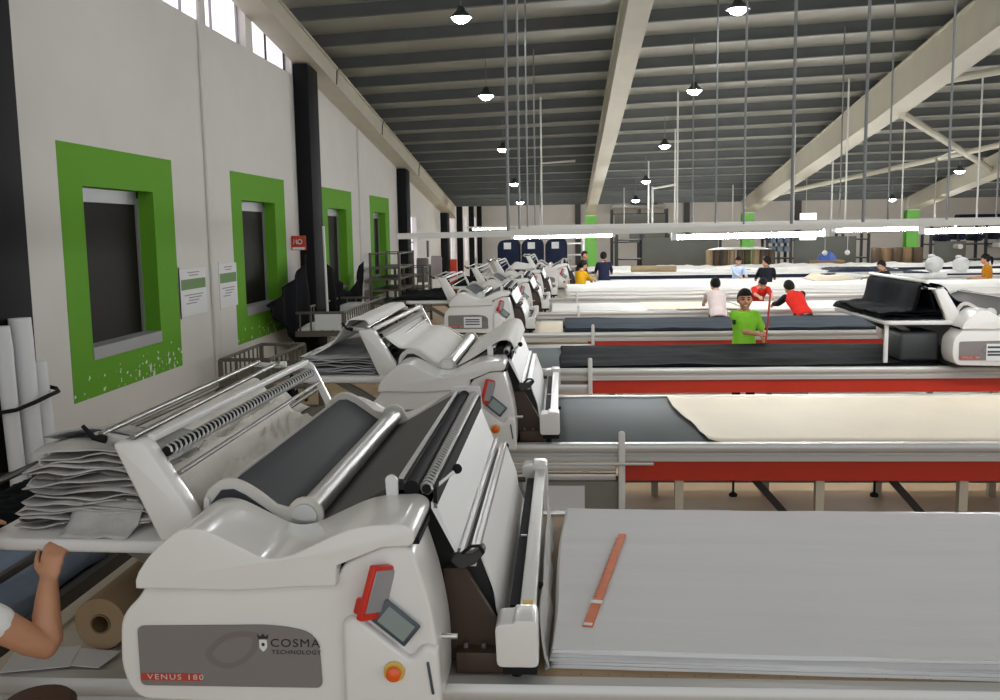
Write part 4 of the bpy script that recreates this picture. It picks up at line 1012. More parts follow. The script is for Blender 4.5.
# cloth on the other loading platforms
tag(heap('rumpled_cloth', -2.2-0.25, -1.35-0.30, TY[3]+0.1, TY[3]+1.8, 1.33, 0.13, M['black_cloth'], seed=3.6, f1=3), 'dark cloth heap on the platform of the machine with the white notice', 'fabric')
tag(heap('rumpled_cloth', -2.0, -1.45, TY[4]+0.1, TY[4]+1.8, 1.33, 0.16, M['black_cloth'], seed=4.6, f1=3), 'dark cloth heap on the platform of the fourth machine', 'fabric')
tag(heap('rumpled_cloth', -1.2, -0.5, TY[5]+0.5, TY[5]+1.6, 1.45, 0.16, M['white_cloth'], seed=5.6, f1=2.4), 'white cloth bunched up behind the fifth machine', 'fabric')
t = tag(MB().box(-1.07-0.30, -0.82-0.30, TY[3]-0.266, TY[3]-0.262, 0.97, 1.12).build('notice_sheet', M['paper']), 'white notice stuck on the grey panel of the third machine of the left row', 'notice')
for z in (1.075, 1.045, 1.01): MB().box(-1.05-0.3, -0.85-0.3, TY[3]-0.268, TY[3]-0.2661, z, z+0.016).build('printed_line', M['ink'], t)

# ------------------------------------------------------------------ left wall: posters, sign, tarps, rolls, carts
def poster(y0, y1, z0, z1, lab):
    t = tag(MB().box(WX+0.003, WX+0.010, y0, y1, z0, z1).build('hanging_poster', M['paper']), lab, 'poster', 'wall posters')
    h = z1-z0
    MB().box(WX+0.0102, WX+0.0108, y0+0.04, y1-0.02, z0+h*0.56, z0+h*0.78).build('green_band', M['green_print'], t)
    for k, (f, a, c) in enumerate(((0.92, 0.3, 0.75), (0.86, 0.35, 0.7), (0.44, 0.15, 0.85), (0.38, 0.3, 0.8), (0.32, 0.3, 0.7), (0.26, 0.2, 0.6))):
        MB().box(WX+0.0102, WX+0.0108, y0+(y1-y0)*a, y0+(y1-y0)*c, z0+h*f-0.007, z0+h*f+0.007).build('printed_line', M['poster_ink'], t)
    b = MB(); b.box(WX+0.0102, WX+0.014, y0-0.02, y0, z0-0.02, z1+0.03); b.build('edge_tape', M['black'], t)
poster(11.03, 11.87, 1.345, 1.905, 'white poster with a green band, right of the nearest painted window')
poster(12.33, 13.03, 1.345, 1.925, 'white poster with a green band, left of the second painted window')
t = thing('notice_board', 'small red sign with white marks on the second black column', 'sign', (WX+0.13, 15.82, 2.05))
o = t.location
MB(o).box(WX-0.0, WX+0.25, 15.815, 15.835, 2.03, 2.27, 0.004).build('board', M['sign_red'], t)
MB(o).box(WX+0.02, WX+0.23, 15.811, 15.8145, 2.04, 2.08).build('white_strip', M['paper'], t)
b = MB(o); b.tube([(WX+0.15+0.035*math.cos(a), 15.812, 2.17+0.035*math.sin(a)) for a in [2*PI*k/16 for k in range(16)]], 0.008, 5, closed=True); b.build('ring_mark', M['paper'], t)
b = MB(o); b.tube([(WX+0.04, 15.812, 2.13), (WX+0.05, 15.812, 2.21), (WX+0.07, 15.812, 2.16), (WX+0.09, 15.812, 2.21), (WX+0.10, 15.812, 2.13)], 0.008, 5); b.build('letter_mark', M['paper'], t)
def tarp(name, cols, lab, x=-4.2):
    rows = []
    for k, (y, z0, z1) in enumerate(cols):
        rows.append([(x+0.05*math.sin(y*9+q*0.15)+0.05*nz(y*1.5, q*0.3), y+0.03*nz(q*0.4, y), z0+(z1-z0)*q/9) for q in range(10)])
    o = sheet(name, rows, M['tarp'], 0.008)
    return tag(o, lab, 'tarp')
def dens(pts, n=4): return cr(pts, n)
tarp('black_tarp', dens([(13.6, 1.22, 1.30), (14.0, 0.98, 1.40), (14.5, 0.75, 1.55), (15.1, 0.4, 1.72), (15.8, 0.35, 2.0)], 3), 'black tarp hanging from the second column across the second painted window')
tarp('black_tarp', dens([(17.03, 0.4, 1.90), (17.35, 0.5, 1.72), (17.8, 0.55, 1.50), (18.4, 0.55, 1.28), (18.9, 0.55, 1.12), (19.2, 0.6, 1.10), (19.6, 0.6, 1.36), (20.2, 0.65, 1.70)], 3), 'black tarp with a notch hanging right of the second column', -4.25)
tag(MB().cyl((-3.95, 15.95, 0), (-3.98, 15.95, 2.42), 0.022, 8).build('white_pole', M['whitepipe']), 'thin white pole standing before the second black column', 'pole')
# paper rolls strapped to the first column
rolls = [((-4.12, 6.86, 0.02), (-4.16, 6.84, 1.66), 0.062, 'white paper tube standing against the first column, leftmost of three'),
         ((-4.10, 7.05, 0.02), (-4.15, 7.07, 1.70), 0.085, 'wide grey-white wrapped roll strapped to the first column, middle of three'),
         ((-4.03, 7.21, 0.02), (-4.12, 7.23, 1.34), 0.06, 'short white tube strapped to the first column, rightmost of three')]
for p, q, r, lab in rolls:
    b = MB(); P, Q = Vector(p), Vector(q)
    b.tube([P, P.lerp(Q, .3), P.lerp(Q, .6), P.lerp(Q, .9), Q], [r, r*1.02, r*0.98, r, r*0.96], 14)
    for v in b.bm.verts: v.co.x += 0.01*nz(v.co.x*9, v.co.y*9, v.co.z*2.2); v.co.y += 0.012*nz(v.co.y*9, v.co.x*9, v.co.z*2.5)
    t = tag(b.build('paper_roll', M['paper'], None, 60), lab, 'roll', 'paper rolls at the first column')
for z, lab in ((1.07, 'upper black strap round the paper rolls'), (0.60, 'lower black strap round the paper rolls')):
    b = MB(); b.tube([(-4.24, 6.70, z-0.05), (-4.06, 6.78, z-0.03), (-4.0, 6.94, z), (-3.985, 7.09, z+0.02), (-3.97, 7.23, z+0.035), (-4.03, 7.31, z+0.045), (-4.24, 7.42, z+0.06)], 0.016, 6)
    tag(b.build('strap', M['rubber']), lab, 'strap')
def cart(name, lab, x0, x1, y0, y1, zb, zt_, m, bars=True, step=0.16):
    t = thing(name, lab, 'cart', ((x0+x1)/2, (y0+y1)/2, 0), 'steel carts'); O = t.location
    b = MB(O)
    for (p, q) in (((x0, y0), (x1, y0)), ((x1, y0), (x1, y1)), ((x1, y1), (x0, y1)), ((x0, y1), (x0, y0))):
        b.bar((p[0], p[1], zb-0.02), (q[0], q[1], zb-0.02), 0.05, 0.085)
    b.build('bed_frame', m, t)
    MB(O).box(x0+0.02, x1-0.02, y0+0.02, y1-0.02, zb-0.01, zb+0.01).build('bed_plate', m, t)
    b = MB(O); c = [(x0, y0, zt_), (x1, y0, zt_), (x1, y1, zt_), (x0, y1, zt_)]; b.tube(c, 0.022, 8, closed=True); b.build('top_rail', m, t)
    for (x, y) in ((x0, y0), (x1, y0), (x1, y1), (x0, y1)):
        MB(O).box(x-0.024, x+0.024, y-0.024, y+0.024, 0.1, zt_).build('post', m, t)
        MB(O).cyl((x-0.015, y, 0.05), (x+0.015, y, 0.05), 0.05, 12).build('wheel', M['rubber'], t)
    if bars:
        n = max(2, int((x1-x0)/step))
        for k in range(1, n):
            x = x0+(x1-x0)*k/n
            for y in (y0, y1): MB(O).box(x-0.014, x+0.014, y-0.008, y+0.008, zb, zt_).build('bar', m, t)
        n = max(2, int((y1-y0)/step))
        for k in range(1, n):
            y = y0+(y1-y0)*k/n
            for x in (x0, x1): MB(O).box(x-0.008, x+0.008, y-0.014, y+0.014, zb, zt_).build('bar', m, t)
    return t
cart('steel_cart', 'steel cage cart with a white label, by the wall past the second column', -4.28, -3.42, 14.75, 18.1, 0.76, 1.07, M['cartsteel'])
tag(MB().box(-3.86, -3.45, 14.71, 14.728, 0.80, 1.05).build('label_card', M['paper']), 'white label card with lines on the front of the cage cart', 'label')
tag(heap('sheet_stack', -4.22, -3.5, 14.85, 17.0, 0.772, 0.16, M['white_cloth'], seed=2.2, f1=1.5, sharp=0.4), 'white cloth lying inside the cage cart by the wall', 'fabric')
tag(MB().box(-4.0, -3.6, 17.0, 17.7, 0.775, 1.02, 0.02).build('carton', M['bag']), 'pale carton at the far end inside the cage cart', 'box')
cart('steel_cart', 'low steel cart at the wall below the second painted window', -4.15, -3.55, 11.3, 12.9, 0.55, 0.80, M['cartsteel'])
cart('steel_cart', 'steel cart with dark cloth between the nearest machine and the wall', -3.25, -2.32, 3.3, 5.6, 0.66, 0.92, M['darksteel'], False)
tag(heap('rumpled_cloth', -3.15, -2.36, 3.4, 5.5, 0.675, 0.34, M['blue_grey_cloth'], seed=3.7, f1=2.6), 'blue-grey rumpled cloth in the dark steel cart', 'fabric')
tag(heap('rumpled_cloth', -3.05, -2.55, 4.2, 5.4, 0.86, 0.22, M['black_cloth'], seed=6.7, f1=2.6), 'black cloth heaped on the blue-grey cloth in the dark cart', 'fabric')
cart('steel_cart', 'steel cart with off-white cloth between the second machine and the wall', -3.3, -2.3, 6.9, 8.9, 0.66, 0.86, M['cartsteel'], False)
tag(heap('rumpled_cloth', -3.2, -2.4, 7.0, 8.8, 0.675, 0.36, M['cream_cloth'], seed=5.7, f1=2.6), 'off-white cloth in the cart beside the second machine', 'fabric')
tag(heap('rumpled_cloth', -3.15, -2.75, 9.6, 10.4, 0.0, 1.0, M['black_cloth'], seed=1.7, f1=2.6), 'black cloth hump standing on the floor behind the nearest machine', 'fabric')
# tall shelf trolley by the third column
def shelf_rack(lab, x0, x1, y0, y1, h, shelves, m, name='shelf_trolley'):
    t = thing(name, lab, 'rack', ((x0+x1)/2, (y0+y1)/2, 0)); O = t.location
    for (x, y) in ((x0, y0), (x1, y0), (x1, y1), (x0, y1)):
        MB(O).box(x-0.03, x+0.03, y-0.03, y+0.03, 0, h).build('post', m, t)
    for z in shelves: MB(O).box(x0, x1, y0, y1, z-0.02, z+0.02).build('shelf', m, t)
    b = MB(O); b.tube([(x0, y0, h-0.03), (x1, y0, h-0.03), (x1, y1, h-0.03), (x0, y1, h-0.03)], 0.015, 6, closed=True); b.build('top_rail', m, t)
    return t
shelf_rack('tall grey shelf trolley under the fourth painted window', -4.3, -3.65, 21.4, 23.4, 1.85, (0.35, 0.7, 1.0, 1.25, 1.5), M['cartsteel'])
shelf_rack('lower grey shelf trolley before the third black column', -4.15, -3.45, 23.7, 25.0, 1.45, (0.3, 0.6, 0.9, 1.2), M['cartsteel'])
for (x, y, lab) in ((-4.0, 27.6, 'nearer of two grey upright panels by the bright window'), (-3.9, 29.9, 'farther of two grey upright panels by the fourth column')):
    t = thing('panel_trolley', lab, 'cart', (x, y, 0)); O = t.location
    MB(O).box(x-0.16, x+0.16, y-0.2, y-0.17, 0.85, 1.55, 0.02).build('panel', M['panel'], t)
    b = MB(O); b.tube([(x-0.16, y-0.17, 0.05), (x-0.16, y-0.17, 1.5)], 0.016, 6); b.build('post', M['steel'], t)
    b = MB(O); b.tube([(x+0.16, y-0.17, 0.05), (x+0.16, y-0.17, 1.5)], 0.016, 6); b.build('post', M['steel'], t)
    MB(O).box(x-0.2, x+0.2, y-0.3, y+0.2, 0.0, 0.12).build('base', M['steel'], t)
tag(MB().box(WX, WX+0.03, 31.9, 32.3, 1.45, 2.0, 0.005).build('wall_board', M['darksteel']), 'narrow dark board on the wall before the fourth column', 'board')
t = thing('extinguisher_cabinet', 'red cabinet standing by the fourth black column', 'cabinet', (-4.1, 36.0, 0)); O = t.location
MB(O).box(-4.2, -3.95, 35.85, 36.1, 0.0, 1.25, 0.01).build('case', M['sign_red'], t)
MB(O).box(-4.18, -3.97, 35.84, 35.849, 0.85, 1.2).build('door', M['sign_red'], t)

# ------------------------------------------------------------------ far end: navy cloth trolleys, racks, rolls
for k, lab in enumerate(('leftmost of three navy covered trolleys at the far end of the left row', 'middle of three navy covered trolleys at the far end of the left row', 'rightmost of three navy covered trolleys at the far end of the left row')):
    x = -1.99+0.735*k; y = 30.1
    t = thing('cloth_trolley', lab, 'cart', (x+0.33, y, 0), 'navy covered trolleys'); O = t.location
    b = MB(O); b.prism(rnd_poly([(x, 0.45), (x, 1.85), (x+0.1, 1.99), (x+0.58, 2.02), (x+0.68, 1.9), (x+0.68, 0.45)], 0.08, 4), 'y', y-0.45, y+0.45, 0.06, 3); b.build('cloth_cover', M['navy_cloth'], t)
    MB(O).box(x+0.2, x+0.42, y-0.462, y-0.452, 1.72, 1.92).build('label', M['paper'], t)
    MB(O).box(x+0.03, x+0.62, y-0.4, y+0.4, 0.36, 0.45).build('base', M['steel'], t)
    for (a, c) in ((0.08, -0.35), (0.58, -0.35), (0.08, 0.35), (0.58, 0.35)): MB(O).box(x+a-0.02, x+a+0.02, y+c-0.02, y+c+0.02, 0, 0.36).build('leg', M['steel'], t)
shelf_rack('pale wire rack between the navy trolleys and the first green column', 0.05, 0.75, 33.8, 34.6, 2.0, (0.6, 1.0, 1.4, 1.8), M['alu'], 'wire_rack')
def fabric_rack(lab, x0, x1, y, h, npost, panel_z, nshelf=3):
    t = thing('storage_rack', lab, 'rack', ((x0+x1)/2, y, 0), 'dark storage racks at the far wall'); O = t.location
    for k in range(npost):
        x = x0+(x1-x0)*k/(npost-1)
        MB(O).box(x-0.05, x+0.05, y-0.5, y-0.42, 0, h).build('post', M['rackdark'], t)
        MB(O).box(x-0.05, x+0.05, y+0.42, y+0.5, 0, h).build('post', M['rackdark'], t)
    for k in range(nshelf):
        z = 0.3+(h-0.5)*k/(nshelf-1)
        MB(O).box(x0, x1, y-0.5, y+0.5, z-0.05, z).build('shelf', M['rackdark'], t)
    for (a, c, z0, z1) in panel_z:
        MB(O).box(a, c, y-0.56, y-0.51, z0, z1, 0.01).build('cover_panel', M['rackpanel'], t)
    return t
fabric_rack('dark rack with a wide grey-green panel, right of the first green column', 2.2, 6.3, 39.5, 2.05, 5, [(3.2, 6.2, 0.5, 1.9)])
fabric_rack('tall dark rack board high on the far wall, above the wide panel rack', 2.4, 5.0, 47.0, 3.2, 3, [(2.5, 4.9, 2.5, 2.95), (3.2, 4.9, 1.6, 2.3)])
fabric_rack('dark rack with small blue boxes beside the second green column', 8.0, 8.9, 38.8, 2.0, 3, [])
fabric_rack('dark rack with a grey panel, right of the rack with blue boxes', 9.0, 12.0, 39.2, 1.95, 4, [(9.1, 11.5, 0.5, 1.85)])
fabric_rack('long dark rack to the right of the third green column', 14.3, 19.5, 39.0, 2.3, 6, [(14.4, 15.6, 0.5, 1.6)], 4)
for j in range(3):
    for k in range(2):
        x = 8.1+0.27*j; z = 1.30+0.33*k
        tag(MB().box(x, x+0.2, 38.2, 38.6, z, z+0.2, 0.01).build('parts_box', M['blue_grey_cloth']), 'small blue-grey box in the dark rack by the second green column', 'box', 'blue-grey boxes in the dark rack')
random.seed(11)
def roll(x, y, z, r, L, m, lab, grp, ax='y'):
    b = MB(); b.lathe([(r*0.25, -L/2), (r*0.97, -L/2), (r, -L/2+0.01), (r, L/2-0.01), (r*0.97, L/2), (r*0.25, L/2)], (0, 0, 0), 14, ax)
    o = tag(b.build('cloth_roll', m, None, 40), lab, 'roll', grp); o.location = (x, y, z); return o
for k in range(9):
    roll(5.2+0.27*k, 34.6+0.1*(k % 2), 0.85, 0.12, 0.66, M['brownroll'] if k % 3 else M['tankroll'], 'cloth roll standing on end in the brown row behind the light blue shirt', 'brown rolls behind the light blue shirt', 'z').location.z = 1.15
shelf_rack('low table under the brown cloth rolls behind the light blue shirt', 5.0, 7.6, 34.2, 35.1, 0.82, (0.4, 0.80), M['rackdark'], 'roll_stand')
tag(heap('white_sheet', 5.2, 7.3, 34.2, 35.0, 1.49, 0.12, M['white_cloth'], seed=2.0, f1=1.3), 'white sheet lying on top of the brown rolls', 'fabric')
shelf_rack('low table under the brown rolls beside the third green column', 10.8, 13.0, 34.3, 35.2, 0.82, (0.4, 0.80), M['rackdark'], 'roll_stand')
for k in range(5):
    roll(11.0+0.36*k, 34.7, 1.25, 0.17, 0.66, M['brownroll'] if k in (0, 2, 4) else M['cardboard'], 'brown cloth roll standing in the row left of the third green column', 'brown rolls by the third green column', 'z').location.z = 1.15
for k, (x, z) in enumerate(((15.2, 0.95), (16.7, 0.98), (17.0, 1.0), (17.2, 1.15), (17.6, 0.92))):
    roll(x, 38.6, z+0.45, 0.10, 1.3, M['white_cloth'], 'white roll end in the long dark rack on the right', 'white roll ends in the long dark rack')
for k in range(7):
    roll(14.8+0.65*k, 38.95, 1.72+0.05*(k % 2), 0.13, 1.1, M['navy_cloth'], 'dark cloth roll on the upper shelf of the long rack', 'dark rolls in the long rack')
for k in range(2):
    roll(17.2, 38.8+0.25*k, 2.47, 0.16, 3.6, M['slate_cloth'] if k else M['navy_cloth'], 'long dark roll lying on top of the long rack, %s of two' % ('farther' if k else 'nearer'), 'long rolls on the dark rack', 'x')
b = MB(); b.lathe([(0.0, 0.42), (0.2, 0.38), (0.38, 0.22), (0.44, 0.0), (0.42, 0.0), (0.36, 0.2), (0.0, 0.38)], (0, 0, 0), 18)
o = tag(b.build('plastic_bin', M['blueplastic']), 'blue plastic bowl upside down before the dark rack', 'bowl'); o.location = (9.4, 35.0, 1.06); o.scale = (0.75, 0.75, 0.75)
tag(MB().box(8.9, 9.9, 34.5, 35.5, 0, 1.06, 0.02).build('carton', M['cardboard']), 'brown carton under the blue bowl', 'box')
for (x, lab) in ((8.9, 'left of two small white lamps hanging before the grey rack panel'), (10.0-0.35, 'right of two small white lamps hanging before the grey rack panel')):
    t = thing('pendant_lamp', lab, 'lamp', (x, 33.4, 1.3))
    b = MB(t.location); b.ball((x, 33.4, 1.36), 0.09, n=12); b.build('globe', M['plastic2'], t)
    MB(t.location).cyl((x, 33.4, 1.44), (x, 33.4, 2.4), 0.008, 6).build('cord', M['whitepipe'], t)
# duct high on the far wall
t = thing('ventilation_duct', 'grey duct frame with a dark fan high on the far wall', 'duct', (4.0, 51, 3.3)); O = t.location
MB(O).box(2.6, 5.4, 50.9, 51.7, 3.35, 3.5).build('shelf', M['steel'], t)
b = MB(O); b.lathe([(0.0, 0), (0.7, 0.0), (0.75, 0.3), (0.0, 0.3)], (4.3, 51.2, 3.5), 16); b.build('fan', M['rackdark'], t)
for x in (2.7, 5.3): MB(O).box(x-0.05, x+0.05, 51.6, 52.0, 3.35, 4.6).build('bracket', M['steel'], t)
# round stool at the lower left corner
t = thing('stool', 'dark brown round stool at the lower left corner by the table', 'stool', (-1.56, 2.6, 0)); O = t.location
b = MB(O); b.lathe([(0.0, 0.66), (0.09, 0.66), (0.105, 0.675), (0.105, 0.70), (0.09, 0.715), (0.0, 0.72)], (-1.56, 2.6, 0.24), 24); b.build('seat', M['brown'], t)
for a in range(4):
    c, s_ = math.cos(a*PI/2+.5), math.sin(a*PI/2+.5)
    MB(O).cyl((-1.56+0.13*c, 2.6+0.13*s_, 0), (-1.56+0.06*c, 2.6+0.06*s_, 0.905), 0.014, 8).build('leg', M['darksteel'], t)

# ------------------------------------------------------------------ people
def ring_loft(b, secs, n=18):
    """secs: (centre, xaxis, yaxis, rx, ry)"""
    rings = []
    for c, ax, ay, rx, ry in secs:
        rings.append([b.V(Vector(c)+ax*(rx*math.cos(2*PI*k/n))+ay*(ry*math.sin(2*PI*k/n))) for k in range(n)])
    for A, B_ in zip(rings, rings[1:]):
        for k in range(n): b.bm.faces.new((A[k], A[(k+1) % n], B_[(k+1) % n], B_[k]))
    b.bm.faces.new(rings[0][::-1]); b.bm.faces.new(rings[-1])
def limb(b, pts, rad, n=12):
    P = [Vector(p) for p in pts]
    b.tube(cr(P, 3), [r[0] for r in cr([(r,) for r in rad], 3)], n)
    for p, r in zip(P, rad): b.ball(p, r*0.99, n=10)
def fuse(b, name, m, parent, voxel, smooth=2):
    """weld overlapping closed pieces into one continuous skin"""
    o = b.build(name, m, parent, 180)
    rm = o.modifiers.new('r', 'REMESH'); rm.mode = 'VOXEL'; rm.voxel_size = voxel; rm.use_smooth_shade = True
    sm = o.modifiers.new('s', 'SMOOTH'); sm.factor = 0.5; sm.iterations = smooth
    dg = bpy.context.evaluated_depsgraph_get(); dg.update()
    me = bpy.data.meshes.new_from_object(o.evaluated_get(dg))
    o.modifiers.clear(); old = o.data; o.data = me; bpy.data.meshes.remove(old)
    for p in me.polygons: p.use_smooth = True
    me.materials.clear(); me.materials.append(m)
    return o
def ik(S_, T_, l1, l2, hint):
    d = T_-S_; L = min(d.length, (l1+l2)*0.985); dn = d.normalized()
    T2 = S_+dn*L
    a = (l1*l1-l2*l2+L*L)/(2*L); h = math.sqrt(max(0, l1*l1-a*a))
    hp = (hint-dn*hint.dot(dn)).normalized()
    return S_+dn*a+hp*h, T2
def hand(b, w, d, nrm, s, curl, side):
    """w wrist, d pointing direction, nrm back of hand, side +1: thumb towards d x nrm"""
    d = d.normalized(); nrm = (nrm-d*nrm.dot(d)).normalized(); ac = d.cross(nrm)*side
    Mx_ = Matrix((ac, d, nrm)).transposed()
    b.ball(w+d*0.045*s, 1, (0.038*s, 0.052*s, 0.016*s), 12, Mx_)
    b.ball(w+d*0.07*s, 1, (0.041*s, 0.03*s, 0.015*s), 12, Mx_)
    for k, (off, ln) in enumerate(((0.031, 0.070), (0.011, 0.080), (-0.010, 0.075), (-0.029, 0.058))):
        p = w+d*0.085*s+ac*off*s; ang = 0; pts = [p-d*0.02*s, p]
        for seg in (0.45, 0.32, 0.23):
            ang += curl*(0.8+0.15*k)
            dd = d*math.cos(ang)-nrm*math.sin(ang)
            p = p+dd*ln*seg*s; pts.append(p)
        b.tube(pts, [0.0095*s, 0.0095*s, 0.0090*s, 0.0082*s, 0.0070*s], 8); b.ball(pts[-1], 0.0071*s, n=8)
    p = w+d*0.025*s+ac*0.028*s
    t1 = (d*0.7+ac*0.75-nrm*0.25).normalized(); t2 = (d*0.85+ac*0.25-nrm*0.5).normalized()
    b.tube([p, p+t1*0.035*s, p+t1*0.035*s+t2*0.03*s, p+t1*0.035*s+t2*0.052*s], [0.013*s, 0.0115*s, 0.0105*s, 0.008*s], 8)
    b.ball(p+t1*0.035*s+t2*0.052*s, 0.008*s, n=8)
def person(label, x, y, face, H, lean, shirt, sleeve, trousers, hands, hair='short', skin='skin', head=(0, 0), voxel=0.014, mouth=False, grip=(None, None), curl=0.45, side_lean=0, open_shirt=None, elbow_hint=None, shrug=0, elbows=(None, None), sleeves=None, bulk=1.0, slen=0.72, hs=1.12):
    """face: heading in degrees, 0 looks along +Y (away from the camera), 180 towards it, 90 towards +X.  hands: (right, left) wrist targets in the world"""
    s = H/1.70
    t = thing('person', label, 'person', (x, y, 0), 'people at work'); t.rotation_euler = (0, 0, -math.radians(face))
    Rw = Matrix.Rotation(-math.radians(face), 3, 'Z'); Ri = Rw.transposed()
    L = lambda p: Ri @ (Vector(p)-Vector((x, y, 0)))
    ln = Matrix.Rotation(-math.radians(lean), 3, 'X'); sl = Matrix.Rotation(math.radians(side_lean), 3, 'Y')
    piv = Vector((0, -0.02*s if lean < 20 else -0.08*s, 0.92*s))
    def U(p): return piv + sl @ (ln @ (Vector(p)*s - Vector((0, 0, 0.92*s))))
    ax = sl @ ln @ Vector((1, 0, 0)); ay = sl @ ln @ Vector((0, 1, 0)); az = sl @ ln @ Vector((0, 0, 1))
    def torso(b, g, zlo=0.86, zhi=1.46):
        prof = [(0.86, 0.150, 0.105, -0.01), (0.95, 0.155, 0.112, -0.01), (1.05, 0.142, 0.105, 0.0), (1.17, 0.148, 0.108, 0.0), (1.28, 0.165, 0.115, 0.0), (1.36, 0.158, 0.102, -0.005), (1.42, 0.118, 0.08, -0.01), (1.46, 0.075, 0.06, -0.005)]
        ring_loft(b, [(U((0, q[3], q[0])), ax, ay, (q[1]+g)*s, (q[2]+g)*s) for q in prof if zlo <= q[0] <= zhi])
    shs = {1: U((0.158, -0.01, 1.375+shrug)), -1: U((-0.158, -0.01, 1.375+shrug))}
    arms = {}
    for q, (sd, tgt) in enumerate(((1, hands[0]), (-1, hands[1]))):
        S_ = shs[sd]
        T_ = L(tgt) if tgt is not None else S_ + Vector((0.06*sd, 0.06, -0.50))*s
        hint = Vector((0.45*sd, -0.5, -0.9)) if elbow_hint is None else Vector(elbow_hint)*Vector((sd, 1, 1))
        if elbows[q] is not None:
            E_ = L(elbows[q]); W_ = T_
        else: E_, W_ = ik(S_, T_, 0.285*s, 0.255*s, hint)
        arms[sd] = (S_, E_, W_)
    legs = {}
    for sd in (1, -1):
        legs[sd] = [Vector((0.085*sd*s, piv.y, 0.90*s)), Vector((0.095*sd*s, piv.y+0.03*s, 0.50*s)), Vector((0.10*sd*s, -0.03*s, 0.09*s))]
    # body
    b = MB(); torso(b, -0.012)
    b.ball(piv, 0.12*s)
    for sd in (1, -1):
        S_, E_, W_ = arms[sd]
        limb(b, [U((0.1*sd, 0, 1.37)), S_, S_.lerp(E_, .5), E_, E_.lerp(W_, .45), W_], [q_*s*bulk for q_ in (0.06, 0.052, 0.044, 0.037, 0.036, 0.025)])
        hip, kn, an = legs[sd]
        limb(b, [hip, hip.lerp(kn, .5), kn, kn.lerp(an, .4), an], [0.085*s, 0.072*s, 0.053*s, 0.050*s, 0.035*s])
        limb(b, [an+Vector((0, -0.03, -0.035))*s, an+Vector((0, 0.07, -0.05))*s, an+Vector((0, 0.16, -0.062))*s], [0.035*s, 0.034*s, 0.024*s])
        fd = (W_-E_).normalized()
        g = grip[0 if sd == 1 else 1]
        if g is None: hand(b, W_, fd + Vector((0, 0.3, -0.15)), Vector((0.3*sd, 0.25, 1)), s*1.02, curl, -sd)
        else: hand(b, W_, Ri @ Vector(g[0]), Ri @ Vector(g[1]), s*1.02, g[2], g[3])
    neck0 = U((0, -0.005, 1.44)); hz = Matrix.Rotation(-math.radians(head[0]), 3, 'Z') @ Matrix.Rotation(math.radians(head[1]), 3, 'X')
    hb = sl @ Matrix.Rotation(-math.radians(lean*0.55), 3, 'X') @ hz
    hc = U((0, 0.0, 1.50)) + hb @ Vector((0, 0.02, 0.085))*s
    limb(b, [neck0, hc+hb @ Vector((0, -0.02, -0.05))*s], [0.056*s, 0.05*s])
    s0 = s; s = s*hs
    Hh = lambda p: hc + hb @ (Vector(p)*s)
    b.ball(hc+hb @ Vector((0, -0.008, 0.02))*s, 1, (0.076*s, 0.094*s, 0.098*s), 18, hb)
    b.ball(Hh((0, 0.018, -0.045)), 1, (0.060*s, 0.068*s, 0.068*s), 16, hb)
    b.ball(Hh((0, 0.05, -0.092)), 1, (0.030*s, 0.028*s, 0.022*s), 10, hb)
    b.tube([Hh((0, 0.082, 0.015)), Hh((0, 0.098, -0.022)), Hh((0, 0.09, -0.034))], [0.008*s, 0.015*s, 0.012*s], 8)
    for sd in (1, -1):
        b.ball(Hh((0.014*sd, 0.088, -0.032)), 0.010*s, n=8)
        b.ball(Hh((0.076*sd, -0.01, -0.008)), 1, (0.012*s, 0.022*s, 0.033*s), 10, hb)
        b.ball(Hh((0.04*sd, 0.062, -0.035)), 0.026*s, n=8)
    b.ball(Hh((0, 0.078, -0.062)), 1, (0.026*s, 0.012*s, 0.012*s), 8, hb)
    body = fuse(b, 'body', M[skin], t, voxel*0.75, 1)
    # face
    for sd in (1, -1):
        e = MB(); e.ball(Hh((0.031*sd, 0.077, 0.006)), 1, (0.015*s, 0.008*s, 0.0085*s), 10, hb); e.build('eye', M['eye'], t)
        e = MB(); e.tube([Hh((0.014*sd, 0.089, 0.026)), Hh((0.032*sd, 0.086, 0.031)), Hh((0.050*sd, 0.072, 0.025))], 0.0045*s, 6); e.build('eyebrow', M['hair'], t)
    e = MB(); e.tube([Hh((-0.026, 0.077, -0.062)), Hh((-0.012, 0.087, -0.068)), Hh((0, 0.09, -0.069)), Hh((0.012, 0.087, -0.068)), Hh((0.026, 0.077, -0.062))], 0.0062*s, 6); e.build('mouth', M['lip'], t)
    if mouth:
        e = MB(); e.tube([Hh((-0.017, 0.0865, -0.063)), Hh((0, 0.094, -0.0665)), Hh((0.017, 0.0865, -0.063))], 0.0042*s, 6); e.build('teeth', M['teeth'], t)
    # hair: a cap over the skull leaving the face free
    b = MB(); n1, n2 = 26, 18; G = []
    cc = hc+hb @ Vector((0, -0.010, 0.022))*s
    for j in range(n2+1):
        row = []
        for i in range(n1):
            a = 2*PI*i/n1
            fr = math.sin(a)          # +1 at the face
            low = (0.42 if fr > 0.35 else 0.42+(0.35-fr)*0.33)*PI
            if hair in ('long', 'tied'): low = (0.44 if fr > 0.45 else 0.44+(0.45-fr)*0.40)*PI
            th = low*j/n2
            k = 1+0.03*nz(math.cos(a)*6, math.sin(a)*6, th*6)
            row.append(b.V(cc+hb @ Vector((0.084*math.sin(th)*math.cos(a)*k, 0.102*math.sin(th)*math.sin(a)*k, 0.107*math.cos(th)*k))*s))
        G.append(row)
    for j in range(n2):
        for i in range(n1): b.bm.faces.new((G[j][i], G[j][(i+1) % n1], G[j+1][(i+1) % n1], G[j+1][i]))
    h_ = b.build('hair', M['hair'], t, 60, merge=True); q = h_.modifiers.new('thick', 'SOLIDIFY'); q.thickness = 0.014*s; q.offset = -0.6
